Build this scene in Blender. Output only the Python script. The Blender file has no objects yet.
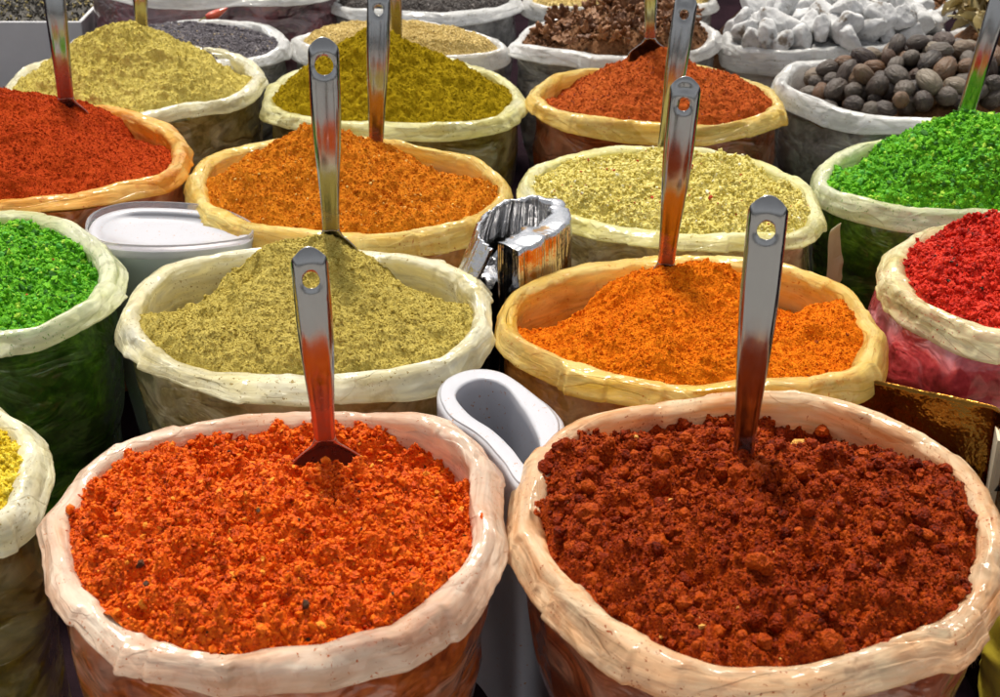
import bpy, bmesh, math, random
import numpy as np
from mathutils import Vector, Matrix, Quaternion

SC = bpy.context.scene
COL = SC.collection
R = math.radians

# ------------------------------------------------------------------ camera, sky, sun, exposure
cam_d = bpy.data.cameras.new("camera"); cam = bpy.data.objects.new("camera", cam_d); COL.objects.link(cam)
cam.location = (0, 0, 1.09); cam.rotation_euler = (R(90 - 27.7), 0, 0)
cam_d.sensor_width = 36; cam_d.lens = 52.2; cam_d.clip_start = 0.05; cam_d.clip_end = 200
cam_d.dof.use_dof = True; cam_d.dof.focus_distance = 1.65; cam_d.dof.aperture_fstop = 13
SC.camera = cam
SUN_EL, SUN_AZ = R(67), R(-14)         # soft hazy sun, high behind the sacks
w = bpy.data.worlds.new("World"); SC.world = w; w.use_nodes = True
wn = w.node_tree.nodes; sky = wn.new("ShaderNodeTexSky"); sky.sky_type = 'NISHITA'; sky.sun_disc = False
sky.sun_elevation = SUN_EL; sky.sun_rotation = SUN_AZ; sky.dust_density = 3.0; sky.air_density = 0.8
bg = wn["Background"]; bg.inputs[1].default_value = 0.065
hs = wn.new("ShaderNodeHueSaturation"); hs.inputs["Saturation"].default_value = .12      # thin white overcast
w.node_tree.links.new(sky.outputs[0], hs.inputs["Color"]); w.node_tree.links.new(hs.outputs[0], bg.inputs[0])
sl = bpy.data.lights.new("sun", 'SUN'); sl.energy = 1.5; sl.angle = R(10); sl.color = (1.0, .92, .79)
so = bpy.data.objects.new("sun", sl); COL.objects.link(so)
sdir = Vector((math.sin(SUN_AZ) * math.cos(SUN_EL), math.cos(SUN_AZ) * math.cos(SUN_EL), math.sin(SUN_EL)))
so.rotation_euler = sdir.to_track_quat('Z', 'Y').to_euler(); so.location = sdir * 8
SC.view_settings.view_transform = 'Standard'; SC.view_settings.look = 'None'
SC.view_settings.exposure = 1.36; SC.view_settings.gamma = 1.0
SC.render.engine = 'CYCLES'; SC.cycles.max_bounces = 6; SC.cycles.diffuse_bounces = 3; SC.cycles.glossy_bounces = 3; SC.cycles.transparent_max_bounces = 5
SC.cycles.use_adaptive_sampling = True; SC.cycles.adaptive_threshold = .03; SC.cycles.use_denoising = True

# traced outlines on the ground plan (metres) and spoon end points
D = {"S1": [0.34, [[-0.4001, 1.0623],[-0.4043, 1.1178],[-0.3873, 1.1921],[-0.3417, 1.2523],[-0.2766, 1.2842],[-0.1956, 1.2923],[-0.113, 1.2882],[-0.0506, 1.2621],[-0.0215, 1.2049],[-0.0093, 1.1261],[-0.015, 1.0547],[-0.038, 0.9897],[-0.0814, 0.9392],[-0.1358, 0.914],[-0.1985, 0.9067],[-0.2643, 0.9177],[-0.324, 0.9495],[-0.3712, 1.0036]]],"S2": [0.34, [[0.0283, 1.1515],[0.0444, 1.2235],[0.1027, 1.2882],[0.1876, 1.3131],[0.273, 1.3258],[0.3544, 1.3131],[0.4146, 1.2621],[0.4454, 1.1921],[0.4498, 1.1096],[0.4249, 1.0178],[0.378, 0.9521],[0.3188, 0.9116],[0.2586, 0.8898],[0.1871, 0.8827],[0.1269, 0.9055],[0.0742, 0.956],[0.0417, 1.0294],[0.0254, 1.0935]]],"S3": [0.34, [[-0.4348, 1.5203],[-0.4365, 1.603],[-0.4035, 1.6713],[-0.3328, 1.7025],[-0.2439, 1.7089],[-0.1534, 1.6994],[-0.0753, 1.6621],[-0.0316, 1.5944],[-0.021, 1.5203],[-0.0359, 1.4442],[-0.0872, 1.3922],[-0.1613, 1.3672],[-0.2354, 1.3583],[-0.313, 1.374],[-0.3798, 1.425],[-0.4151, 1.4689]]],"S4": [0.34, [[0.0094, 1.5203],[0.0242, 1.5859],[0.0871, 1.644],[0.1768, 1.6744],[0.2778, 1.6744],[0.3619, 1.65],[0.4128, 1.5944],[0.4301, 1.5203],[0.4231, 1.4442],[0.3894, 1.3876],[0.3312, 1.3561],[0.2658, 1.3473],[0.1916, 1.3495],[0.1184, 1.3695],[0.0552, 1.4131],[0.017, 1.4614]]],"S5": [0.34, [[-0.6747, 1.8161],[-0.6187, 1.809],[-0.5618, 1.7712],[-0.5102, 1.7057],[-0.4824, 1.6321],[-0.4827, 1.558],[-0.5107, 1.5072],[-0.5596, 1.4764],[-0.6579, 1.4639],[-0.763, 1.4994],[-0.8498, 1.5944],[-0.8819, 1.6994],[-0.85, 1.7814],[-0.7704, 1.8196]]],"S6": [0.35, [[-0.5893, 2.2198],[-0.5207, 2.1568],[-0.474, 2.0524],[-0.4788, 1.9522],[-0.5287, 1.8898],[-0.6031, 1.8562],[-0.6831, 1.8489],[-0.7851, 1.8673],[-0.9101, 1.9402],[-0.989, 2.0655],[-0.9977, 2.205],[-0.9163, 2.2913],[-0.7901, 2.3071],[-0.6832, 2.2757]]],"S7": [0.34, [[-0.433, 1.9387],[-0.4304, 2.0368],[-0.3671, 2.1114],[-0.2624, 2.1342],[-0.1527, 2.1069],[-0.0601, 2.0669],[-0.0044, 1.9949],[0.0056, 1.9192],[-0.0272, 1.8338],[-0.0925, 1.7712],[-0.1959, 1.7445],[-0.3026, 1.7611],[-0.3858, 1.8231],[-0.4188, 1.8776]]],"S8": [0.34, [[0.0373, 1.9585],[0.0816, 2.0368],[0.1813, 2.0801],[0.288, 2.0889],[0.373, 2.0496],[0.4302, 1.9545],[0.4353, 1.8482],[0.3966, 1.7712],[0.3324, 1.7412],[0.2603, 1.738],[0.1842, 1.7611],[0.1078, 1.8126],[0.0555, 1.8776]]],"S9": [0.34, [[0.468, 1.9867],[0.5193, 2.0713],[0.5998, 2.125],[0.6984, 2.1481],[0.793, 2.1528],[0.8888, 2.1159],[0.909, 2.0073],[0.8572, 1.9077],[0.7529, 1.8482],[0.655, 1.841],[0.5503, 1.8591],[0.4778, 1.9077]]],"S10": [0.35, [[0.6625, 1.7815],[0.5925, 1.7678],[0.524, 1.7148],[0.4866, 1.634],[0.4865, 1.5454],[0.519, 1.4794],[0.5596, 1.4444],[0.6201, 1.425],[0.7051, 1.4444],[0.7806, 1.5053],[0.8263, 1.6016],[0.8322, 1.7083],[0.7661, 1.7746]]],"S11": [0.34, [[-0.839, 2.3988],[-0.8262, 2.516],[-0.7638, 2.5847],[-0.6448, 2.6235],[-0.5308, 2.604],[-0.4515, 2.5406],[-0.4211, 2.4445],[-0.4447, 2.3545],[-0.5072, 2.2855],[-0.572, 2.2448],[-0.6408, 2.2298],[-0.7278, 2.2549],[-0.7978, 2.317]]],"S12": [0.34, [[-0.3878, 2.3437],[-0.3704, 2.4679],[-0.2873, 2.5468],[-0.1443, 2.5593],[-0.0355, 2.516],[0.0239, 2.3988],[0.0263, 2.3012],[-0.016, 2.2298],[-0.1107, 2.1955],[-0.2052, 2.1907],[-0.3038, 2.2249],[-0.3658, 2.2804]]],"S13": [0.34, [[0.0587, 2.3545],[0.1013, 2.4679],[0.2141, 2.5282],[0.3397, 2.5344],[0.4202, 2.4739],[0.46, 2.3655],[0.4539, 2.2804],[0.3997, 2.2249],[0.2846, 2.1955],[0.1749, 2.2101],[0.0972, 2.2599],[0.0627, 2.3064]]],"S14": [0.34, [[0.4877, 2.4387],[0.5364, 2.5344],[0.6338, 2.5719],[0.7804, 2.5783],[0.8978, 2.5468],[0.9725, 2.4503],[0.9409, 2.3383],[0.8264, 2.2599],[0.7062, 2.2348],[0.5984, 2.2549],[0.5185, 2.3276],[0.4848, 2.382]]],"S15": [0.34, [[-0.7987, 2.6838],[-0.7705, 2.7608],[-0.6444, 2.8044],[-0.5054, 2.7897],[-0.4228, 2.7253],[-0.4023, 2.6567],[-0.4338, 2.5911],[-0.5229, 2.5593],[-0.6478, 2.553],[-0.7473, 2.5911]]],"S16": [0.34, [[-0.3811, 2.7113],[-0.3297, 2.7824],[-0.1953, 2.8044],[-0.0769, 2.7536],[-0.0038, 2.677],[0.0, 2.6301],[-0.0729, 2.5911],[-0.1815, 2.5783],[-0.2922, 2.5975],[-0.3643, 2.65]]],"S17": [0.34, [[0.03, 2.677],[0.0779, 2.797],[0.1782, 2.8493],[0.3005, 2.8876],[0.3915, 2.8118],[0.4076, 2.7113],[0.3493, 2.617],[0.2354, 2.5719],[0.1273, 2.5847],[0.0461, 2.6235]]],"S18": [0.34, [[0.44, 2.7394],[0.5185, 2.8722],[0.652, 2.9429],[0.7946, 2.9429],[0.8554, 2.8267],[0.8305, 2.7113],[0.7418, 2.6434],[0.6264, 2.6235],[0.5159, 2.6235],[0.448, 2.6634]]],"S19": [0.34, [[-0.3444, 2.9835],[-0.2868, 3.0851],[-0.1506, 3.1293],[0.0, 3.0764],[0.0351, 2.9917],[-0.0201, 2.9032],[-0.1396, 2.8722],[-0.2718, 2.9032]]],"S20": [0.34, [[0.0539, 3.0],[0.1284, 3.1115],[0.2601, 3.1563],[0.4056, 3.1026],[0.4435, 3.0],[0.3853, 2.9269],[0.2422, 2.9111],[0.1118, 2.9349]]],"S21": [0.38, [[-0.8457, 3.0053],[-0.7744, 3.1503],[-0.5669, 3.1982],[-0.3852, 3.1315],[-0.335, 3.014],[-0.3783, 2.8879],[-0.531, 2.8479],[-0.7348, 2.8798]]],"S22": [0.34, [[0.7142, 2.9671],[0.7605, 3.0851],[0.8411, 3.1382],[0.9227, 3.1204],[0.9371, 3.0167],[0.8858, 2.9032],[0.8119, 2.8493],[0.7379, 2.8722]]],"S25": [0.34, [[0.9636, 3.0],[1.0621, 3.0851],[1.1956, 3.1026],[1.2579, 2.9835],[1.1822, 2.8876],[1.052, 2.8569],[0.9663, 2.9032]]],"S26": [0.34, [[0.8344, 2.6838],[0.896, 2.7824],[1.0052, 2.8342],[1.1157, 2.8118],[1.1618, 2.7253],[1.0894, 2.6301],[0.9842, 2.5911],[0.8912, 2.5847],[0.8347, 2.6105]]],"S24": [0.34, [[-0.516, 1.2964],[-0.4853, 1.2621],[-0.4598, 1.2049],[-0.4466, 1.1429],[-0.4565, 1.1015],[-0.5005, 1.07],[-0.566, 1.0547],[-0.672, 1.0935],[-0.7389, 1.1777],[-0.7425, 1.2721],[-0.6607, 1.3236],[-0.5775, 1.3258]]],"tub": [0.335, [[-0.5422, 1.7695],[-0.5457, 1.8211],[-0.5151, 1.8533],[-0.4609, 1.8569],[-0.3964, 1.8424],[-0.3525, 1.8071],[-0.3317, 1.7763],[-0.3344, 1.743],[-0.3695, 1.7267],[-0.413, 1.7171],[-0.4646, 1.7171],[-0.5129, 1.7299]]],"loopo": [0.325, [[-0.0671, 1.3436],[-0.0621, 1.3833],[-0.0332, 1.4084],[0.0, 1.4038],[0.0323, 1.3632],[0.0646, 1.3057],[0.0628, 1.2577],[0.0436, 1.1833],[0.0192, 1.1693],[0.0, 1.2159],[-0.0254, 1.2655],[-0.0551, 1.3016]]],"loopi": [0.325, [[-0.047, 1.3479],[-0.0401, 1.3721],[-0.0164, 1.3855],[0.0065, 1.3676],[0.0232, 1.3224],[0.0387, 1.2655],[0.0377, 1.2234],[0.0265, 1.2086],[0.012, 1.2422],[-0.0082, 1.2774],[-0.0335, 1.3119]]],"foil": [0.375, [[-0.0097, 1.6141],[-0.0222, 1.6475],[-0.0239, 1.6854],[-0.0103, 1.7246],[0.0156, 1.7516],[0.0495, 1.7585],[0.0723, 1.7381],[0.0749, 1.7048],[0.0563, 1.6726],[0.0309, 1.6475],[0.0086, 1.6291]]],"p1": [[-0.1687, 1.1968, 0.362],[-0.168, 1.1668, 0.5693]],"p2": [[0.2333, 1.1849, 0.34],[0.2319, 1.1649, 0.6201]],"p3": [[0.1995, 1.5898, 0.37],[0.2061, 1.5598, 0.6046]],"p4": [[-0.2034, 1.6116, 0.405],[-0.1975, 1.5916, 0.6407]],"p5": [[-0.1842, 2.0437, 0.35],[-0.1706, 2.0437, 0.5847]],"p6": [[0.2444, 2.0524, 0.35],[0.2651, 2.0524, 0.5769]],"p7": [[-0.6622, 2.1365, 0.4],[-0.6565, 2.1365, 0.6085]],"p8": [[-0.6273, 2.5073, 0.4],[-0.6198, 2.5073, 0.5249]],"p9": [[-0.1808, 2.5024, 0.38],[-0.1808, 2.5024, 0.5345]],"p10": [[0.2499, 2.3796, 0.425],[0.2454, 2.3796, 0.5857]],"p11": [[0.7041, 2.1124, 0.37],[0.7385, 2.1124, 0.6139]]}

# ------------------------------------------------------------------ noise
def _h(ix, iy, iz, s):
    n = (ix * 374761393 + iy * 668265263 + iz * 2147483647 + s * 974634777) & 0xffffffff
    n = ((n ^ (n >> 13)) * 1274126177) & 0xffffffff
    n = ((n ^ (n >> 16)) * 2246822519) & 0xffffffff
    return ((n ^ (n >> 15)) & 0xffff) / 32767.5 - 1.0
def n3(p, f=1.0, s=0):
    p = np.asarray(p, dtype=np.float64) * f + 101.3
    i = np.floor(p).astype(np.int64); t = p - i; t = t * t * (3 - 2 * t)
    r = 0
    for dx in (0, 1):
        for dy in (0, 1):
            for dz in (0, 1):
                wgt = (t[..., 0] if dx else 1 - t[..., 0]) * (t[..., 1] if dy else 1 - t[..., 1]) * (t[..., 2] if dz else 1 - t[..., 2])
                r = r + wgt * _h(i[..., 0] + dx, i[..., 1] + dy, i[..., 2] + dz, s)
    return r
def ridge(p, f, s=0): return 1 - 2 * np.abs(n3(p, f, s))

# ------------------------------------------------------------------ mesh helpers
def mesh_np(name, V, F, mats, smooth=True, attr=None, sharp_from=None, mi=None, vec=None):
    """V (n,3); F list of int arrays (k,4) or (k,3)"""
    me = bpy.data.meshes.new(name)
    Fs = [np.asarray(f, dtype=np.int32) for f in (F if isinstance(F, list) else [F]) if len(f)]
    loops = np.concatenate([f.ravel() for f in Fs])
    tot = np.concatenate([np.full(len(f), f.shape[1], dtype=np.int32) for f in Fs])
    st = np.concatenate([[0], np.cumsum(tot)[:-1]]).astype(np.int32)
    me.vertices.add(len(V)); me.vertices.foreach_set("co", np.asarray(V, dtype=np.float32).ravel())
    me.loops.add(len(loops)); me.loops.foreach_set("vertex_index", loops)
    me.polygons.add(len(tot)); me.polygons.foreach_set("loop_start", st)
    sm = np.full(len(tot), bool(smooth))
    if sharp_from is not None: sm[sharp_from:] = False
    me.polygons.foreach_set("use_smooth", sm)
    if mi is not None: me.polygons.foreach_set("material_index", np.asarray(mi, dtype=np.int32))
    me.update(calc_edges=True); me.validate()
    for m in (mats if isinstance(mats, (list, tuple)) else [mats]): me.materials.append(m)
    for k, v in (vec or {}).items():
        a = me.attributes.new(k, 'FLOAT_VECTOR', 'POINT'); a.data.foreach_set("vector", np.asarray(v, dtype=np.float32).ravel())
    if attr is not None:
        for k, v in attr.items():
            a = me.attributes.new(k, 'FLOAT', 'POINT'); a.data.foreach_set("value", np.asarray(v, dtype=np.float32))
    return me
def link(name, me, parent=None, loc=None):
    o = bpy.data.objects.new(name, me); COL.objects.link(o)
    if parent: o.parent = parent
    if loc is not None: o.location = loc
    return o
def tag(o, label=None, cat=None, group=None, kind=None):
    if label: o["label"] = label
    if cat: o["category"] = cat
    if group: o["group"] = group
    if kind: o["kind"] = kind
    return o
def empty(name, loc, label, cat, group=None):
    o = bpy.data.objects.new(name, None); o.empty_display_size = .05; COL.objects.link(o); o.location = loc
    return tag(o, label, cat, group)
def grid_faces(nu, nv, close_u=False, close_v=False, off=0):
    """vertex index = i*nv + j, i in nu, j in nv"""
    iu = np.arange(nu if close_u else nu - 1); iv = np.arange(nv if close_v else nv - 1)
    I, J = np.meshgrid(iu, iv, indexing='ij'); I2 = (I + 1) % nu; J2 = (J + 1) % nv
    return np.stack([I * nv + J, I2 * nv + J, I2 * nv + J2, I * nv + J2], -1).reshape(-1, 4) + off
def spline(pts, n):
    P = np.array(pts, float); m = len(P); t = np.linspace(0, m, n, endpoint=False); i = t.astype(int); u = (t - i)[:, None]
    p0, p1, p2, p3 = P[(i - 1) % m], P[i % m], P[(i + 1) % m], P[(i + 2) % m]
    Q = .5 * ((2 * p1) + (-p0 + p2) * u + (2 * p0 - 5 * p1 + 4 * p2 - p3) * u ** 2 + (-p0 + 3 * p1 - 3 * p2 + p3) * u ** 3)
    d = np.linalg.norm(np.roll(Q, -1, 0) - Q, axis=1); s = np.concatenate([[0], np.cumsum(d)]); Q2 = np.vstack([Q, Q[:1]])
    tt = np.linspace(0, s[-1], n, endpoint=False)
    Q = np.stack([np.interp(tt, s, Q2[:, k]) for k in range(2)], 1)
    a = .5 * np.sum(Q[:, 0] * np.roll(Q[:, 1], -1) - np.roll(Q[:, 0], -1) * Q[:, 1])
    return Q if a > 0 else Q[::-1]          # counter-clockwise
def normals2(Q):
    t = np.roll(Q, -2, 0) - np.roll(Q, 2, 0); t /= np.linalg.norm(t, axis=1)[:, None]
    return np.stack([t[:, 1], -t[:, 0]], 1)

_ico = {}
def ico(sub):
    if sub not in _ico:
        bm = bmesh.new(); bmesh.ops.create_icosphere(bm, subdivisions=sub, radius=1)
        _ico[sub] = (np.array([v.co[:] for v in bm.verts]), np.array([[v.index for v in f.verts] for f in bm.faces])); bm.free()
    return _ico[sub]
def rand_rot(rng, n):
    q = rng.normal(size=(n, 4)); q /= np.linalg.norm(q, axis=1)[:, None]; a, b, c, d = q.T
    return np.stack([1 - 2 * (c * c + d * d), 2 * (b * c - a * d), 2 * (b * d + a * c), 2 * (b * c + a * d), 1 - 2 * (b * b + d * d), 2 * (c * d - a * b),
                     2 * (b * d - a * c), 2 * (c * d + a * b), 1 - 2 * (b * b + c * c)], 1).reshape(n, 3, 3)

# ------------------------------------------------------------------ materials
def mat(name):
    m = bpy.data.materials.new(name); m.use_nodes = True
    nt = m.node_tree; b = nt.nodes["Principled BSDF"]
    return m, nt, b, nt.nodes["Material Output"]
def node(nt, typ, **kw):
    n = nt.nodes.new(typ)
    for k, v in kw.items():
        if k.startswith('i_'): n.inputs[int(k[2:]) if k[2:].isdigit() else k[2:].replace('_', ' ')].default_value = v
        else: setattr(n, k, v)
    return n
def ramp(nt, fac, stops, interp='LINEAR'):
    r = nt.nodes.new("ShaderNodeValToRGB"); r.color_ramp.interpolation = interp
    e = r.color_ramp.elements
    e[0].position, e[0].color = stops[0][0], (*stops[0][1], 1); e[1].position, e[1].color = stops[-1][0], (*stops[-1][1], 1)
    for p, c in stops[1:-1]:
        k = e.new(p); k.color = (*c, 1)
    nt.links.new(fac, r.inputs[0]); return r.outputs[0]
def noise(nt, scale, detail=3, rough=.55, vec=None, dist=0):
    n = nt.nodes.new("ShaderNodeTexNoise"); n.inputs["Scale"].default_value = scale; n.inputs["Detail"].default_value = detail
    n.inputs["Roughness"].default_value = rough; n.inputs["Distortion"].default_value = dist
    if vec is None:
        g = nt.nodes.new("ShaderNodeNewGeometry"); vec = g.outputs["Position"]
    nt.links.new(vec, n.inputs["Vector"]); return n.outputs["Fac"]
def math_(nt, op, a, b=None, c=None, clamp=False):
    n = nt.nodes.new("ShaderNodeMath"); n.operation = op; n.use_clamp = clamp
    for i, v in enumerate((a, b, c)):
        if v is None: continue
        if isinstance(v, (int, float)): n.inputs[i].default_value = v
        else: nt.links.new(v, n.inputs[i])
    return n.outputs[0]
def mixc(nt, fac, a, b):
    n = nt.nodes.new("ShaderNodeMix"); n.data_type = 'RGBA'
    for sock, v in ((n.inputs[0], fac), (n.inputs[6], a), (n.inputs[7], b)):
        if isinstance(v, (int, float)): sock.default_value = v
        elif isinstance(v, tuple): sock.default_value = (*v, 1)
        else: nt.links.new(v, sock)
    return n.outputs[2]
def bump(nt, h, strength, dist, nrm=None):
    b = nt.nodes.new("ShaderNodeBump"); b.inputs["Strength"].default_value = strength; b.inputs["Distance"].default_value = dist
    nt.links.new(h, b.inputs["Height"])
    if nrm is not None: nt.links.new(nrm, b.inputs["Normal"])
    return b.outputs[0]
def scol(c, k): return tuple(min(1, max(0, v * k)) for v in c)

def facets(nt, vec, layers, smooth=.12):
    """crumpled film: every little cell of the film is tipped its own way"""
    g = nt.nodes.new("ShaderNodeNewGeometry"); cur = g.outputs["Normal"]
    for sc, k in layers:
        v = nt.nodes.new("ShaderNodeTexVoronoi"); v.feature = 'SMOOTH_F1'; v.inputs["Scale"].default_value = sc; v.inputs["Smoothness"].default_value = smooth; nt.links.new(vec, v.inputs["Vector"])
        s = nt.nodes.new("ShaderNodeVectorMath"); s.operation = 'SUBTRACT'; nt.links.new(v.outputs["Color"], s.inputs[0]); s.inputs[1].default_value = (.5, .5, .5)
        m = nt.nodes.new("ShaderNodeVectorMath"); m.operation = 'MULTIPLY_ADD'; nt.links.new(s.outputs[0], m.inputs[0]); m.inputs[1].default_value = (k, k, k); nt.links.new(cur, m.inputs[2]); cur = m.outputs[0]
    n = nt.nodes.new("ShaderNodeVectorMath"); n.operation = 'NORMALIZE'; nt.links.new(cur, n.inputs[0]); return n.outputs[0]
def warp(nt, vec, scale, amt):
    n = nt.nodes.new("ShaderNodeTexNoise"); n.inputs["Scale"].default_value = scale; n.inputs["Detail"].default_value = 2; nt.links.new(vec, n.inputs["Vector"])
    m = nt.nodes.new("ShaderNodeVectorMath"); m.operation = 'MULTIPLY_ADD'; nt.links.new(n.outputs["Color"], m.inputs[0]); m.inputs[1].default_value = (amt,) * 3; nt.links.new(vec, m.inputs[2]); return m.outputs[0]

def spice_mat(name, dark, mid, light, specks=(), rough=.85, fine=500, gloss=0.08, bstr=.8, sss=0):
    m, nt, b, out = mat(name)
    g = node(nt, "ShaderNodeNewGeometry"); rpi = g.outputs["Random Per Island"]
    n1 = noise(nt, fine, 2); n2_ = noise(nt, fine / 6, 3); n4 = noise(nt, 9, 3)
    v = math_(nt, 'ADD', math_(nt, 'MULTIPLY', n1, .62), math_(nt, 'MULTIPLY', n2_, .18))
    v = math_(nt, 'ADD', v, math_(nt, 'MULTIPLY', n4, .20))
    v = math_(nt, 'ADD', v, math_(nt, 'MULTIPLY', math_(nt, 'SUBTRACT', rpi, .5), .28))
    c = ramp(nt, v, [(.26, dark), (.47, mid), (.68, light)])
    lo = 0.0
    for frac, col in specks:      # a few islands in other colours
        a = math_(nt, 'GREATER_THAN', rpi, lo); bb = math_(nt, 'LESS_THAN', rpi, lo + frac); lo += frac + .003
        c = mixc(nt, math_(nt, 'MULTIPLY', a, bb), c, col)
    nt.links.new(c, b.inputs["Base Color"]); b.inputs["Roughness"].default_value = rough
    b.inputs["Specular IOR Level"].default_value = gloss
    nb = bump(nt, n1, bstr, .0022, bump(nt, n2_, bstr, .004))
    nt.links.new(nb, b.inputs["Normal"])
    return m

def plastic_rim(name, tint, edge, stain, thin=.35, stain_amt=.5):
    """milky polythene: crumpled, glossy, lets light through; some spice dust stuck on"""
    m, nt, b, out = mat(name)
    g = node(nt, "ShaderNodeNewGeometry"); P = g.outputs["Position"]
    at = node(nt, "ShaderNodeAttribute", attribute_name="fold"); fv = at.outputs["Vector"]
    ms = node(nt, "ShaderNodeMapping"); nt.links.new(fv, ms.inputs[0]); ms.inputs["Scale"].default_value = (.8, .8, 1.5)
    big = math_(nt, 'ADD', math_(nt, 'MULTIPLY', noise(nt, 12, 3, .6), .5), math_(nt, 'MULTIPLY', noise(nt, 42, 3, .6, ms.outputs[0], .8), .5))
    c = mixc(nt, math_(nt, 'MULTIPLY_ADD', big, 4.0, -1.5, clamp=True), tint, edge)
    lay = noise(nt, 17, 2, .5, fv, .6)          # film lying double: sharp edges that wander along the roll
    edge_h = ramp(nt, lay, [(.40, (0, 0, 0)), (.408, (.35, .35, .35)), (.50, (.35, .35, .35)), (.508, (.7, .7, .7)), (.60, (.7, .7, .7)), (.608, (1, 1, 1))])
    c = mixc(nt, math_(nt, 'MULTIPLY', edge_h, .38), c, scol(edge, 1.05))
    sp = math_(nt, 'MULTIPLY', math_(nt, 'GREATER_THAN', noise(nt, 260, 3, .7), .635), math_(nt, 'GREATER_THAN', noise(nt, 17, 2), .50))
    sm = ramp(nt, noise(nt, 30, 5, .7), [(.56, (0, 0, 0)), (.72, (1, 1, 1))])
    smv = math_(nt, 'MULTIPLY', sm, stain_amt)
    dust = math_(nt, 'MAXIMUM', sp, smv)
    c2 = mixc(nt, dust, c, stain)
    def rid(s, d, dist): return math_(nt, 'ABSOLUTE', math_(nt, 'SUBTRACT', noise(nt, s, d, .55, fv, dist), .5))
    mp = node(nt, "ShaderNodeMapping"); nt.links.new(P, mp.inputs[0]); mp.inputs["Rotation"].default_value = (.5, .7, .4); mp.inputs["Scale"].default_value = (1, 2.6, 1)
    dia = math_(nt, 'ABSOLUTE', math_(nt, 'SUBTRACT', noise(nt, 13, 1, .5, mp.outputs[0], .7), .5)); dia2 = math_(nt, 'ABSOLUTE', math_(nt, 'SUBTRACT', noise(nt, 40, 1, .5, P, .5), .5))
    fc = facets(nt, warp(nt, fv, 20, .05), [(22, .55), (60, .45), (150, .25)]); fc = bump(nt, rid(14, 2, .7), .30, .014, fc); fc = bump(nt, dia, .30, .010, fc); fc = bump(nt, dia2, .35, .005, fc)
    m3 = node(nt, "ShaderNodeMapping"); nt.links.new(fv, m3.inputs[0]); m3.inputs["Scale"].default_value = (.30, .30, 1)
    silk = noise(nt, 150, 3, .6, m3.outputs[0], .4); fc = bump(nt, silk, .55, .0022, fc)
    nb = bump(nt, edge_h, .9, .0022, fc)
    nb = bump(nt, sp, .6, .001, nb)
    nt.links.new(c2, b.inputs["Base Color"]); nt.links.new(nb, b.inputs["Normal"])
    ro = math_(nt, 'MULTIPLY_ADD', dust, .4, .16); nt.links.new(ro, b.inputs["Roughness"])
    b.inputs["Specular IOR Level"].default_value = .55; b.inputs["Coat Weight"].default_value = .25; b.inputs["Coat Roughness"].default_value = .12
    nt.links.new(nb, b.inputs["Coat Normal"])
    tr = node(nt, "ShaderNodeBsdfTranslucent"); nt.links.new(c2, tr.inputs[0]); nt.links.new(nb, tr.inputs["Normal"])
    mx = node(nt, "ShaderNodeMixShader"); mx.inputs[0].default_value = thin
    nt.links.new(b.outputs[0], mx.inputs[1]); nt.links.new(tr.outputs[0], mx.inputs[2])
    tp = node(nt, "ShaderNodeBsdfTransparent"); m2 = node(nt, "ShaderNodeMixShader"); ml = noise(nt, 30, 3, .6, ms.outputs[0], 1.0)
    nt.links.new(math_(nt, 'MULTIPLY', math_(nt, 'MULTIPLY_ADD', ml, 4.0, -1.6, clamp=True), .34), m2.inputs[0])
    nt.links.new(mx.outputs[0], m2.inputs[1]); nt.links.new(tp.outputs[0], m2.inputs[2]); nt.links.new(m2.outputs[0], out.inputs[0])
    return m

def body_mat(name, dark, mid, light, haze=(.55, .5, .45), hz=.25):
    """thin clear bag pressed on the spice inside: spice colour under a glossy creased film"""
    m, nt, b, out = mat(name)
    g = node(nt, "ShaderNodeNewGeometry"); P = g.outputs["Position"]
    v = math_(nt, 'ADD', math_(nt, 'MULTIPLY', noise(nt, 14, 4, .6), .6), math_(nt, 'MULTIPLY', noise(nt, 110, 3, .6), .4))
    c = ramp(nt, v, [(.34, dark), (.5, mid), (.68, light)])
    mp = node(nt, "ShaderNodeMapping"); nt.links.new(P, mp.inputs[0]); mp.inputs["Scale"].default_value = (1, 1, 1.7); mp.inputs["Rotation"].default_value = (.3, .5, 0)
    st = noise(nt, 12, 3, .55, mp.outputs[0], 1.0)
    hm = math_(nt, 'MULTIPLY', ramp(nt, st, [(.44, (0, 0, 0)), (.64, (1, 1, 1))]), hz)
    c = mixc(nt, hm, c, haze)
    rd = math_(nt, 'ABSOLUTE', math_(nt, 'SUBTRACT', st, .5))
    nb = facets(nt, warp(nt, mp.outputs[0], 9, .12), [(13, .40), (38, .30)], .2); nb = bump(nt, rd, .5, .02, nb)
    nt.links.new(c, b.inputs["Base Color"]); nt.links.new(nb, b.inputs["Normal"])
    b.inputs["Roughness"].default_value = .40; b.inputs["Coat Weight"].default_value = 1.0; b.inputs["Coat Roughness"].default_value = .1
    nt.links.new(nb, b.inputs["Coat Normal"])
    return m

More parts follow.
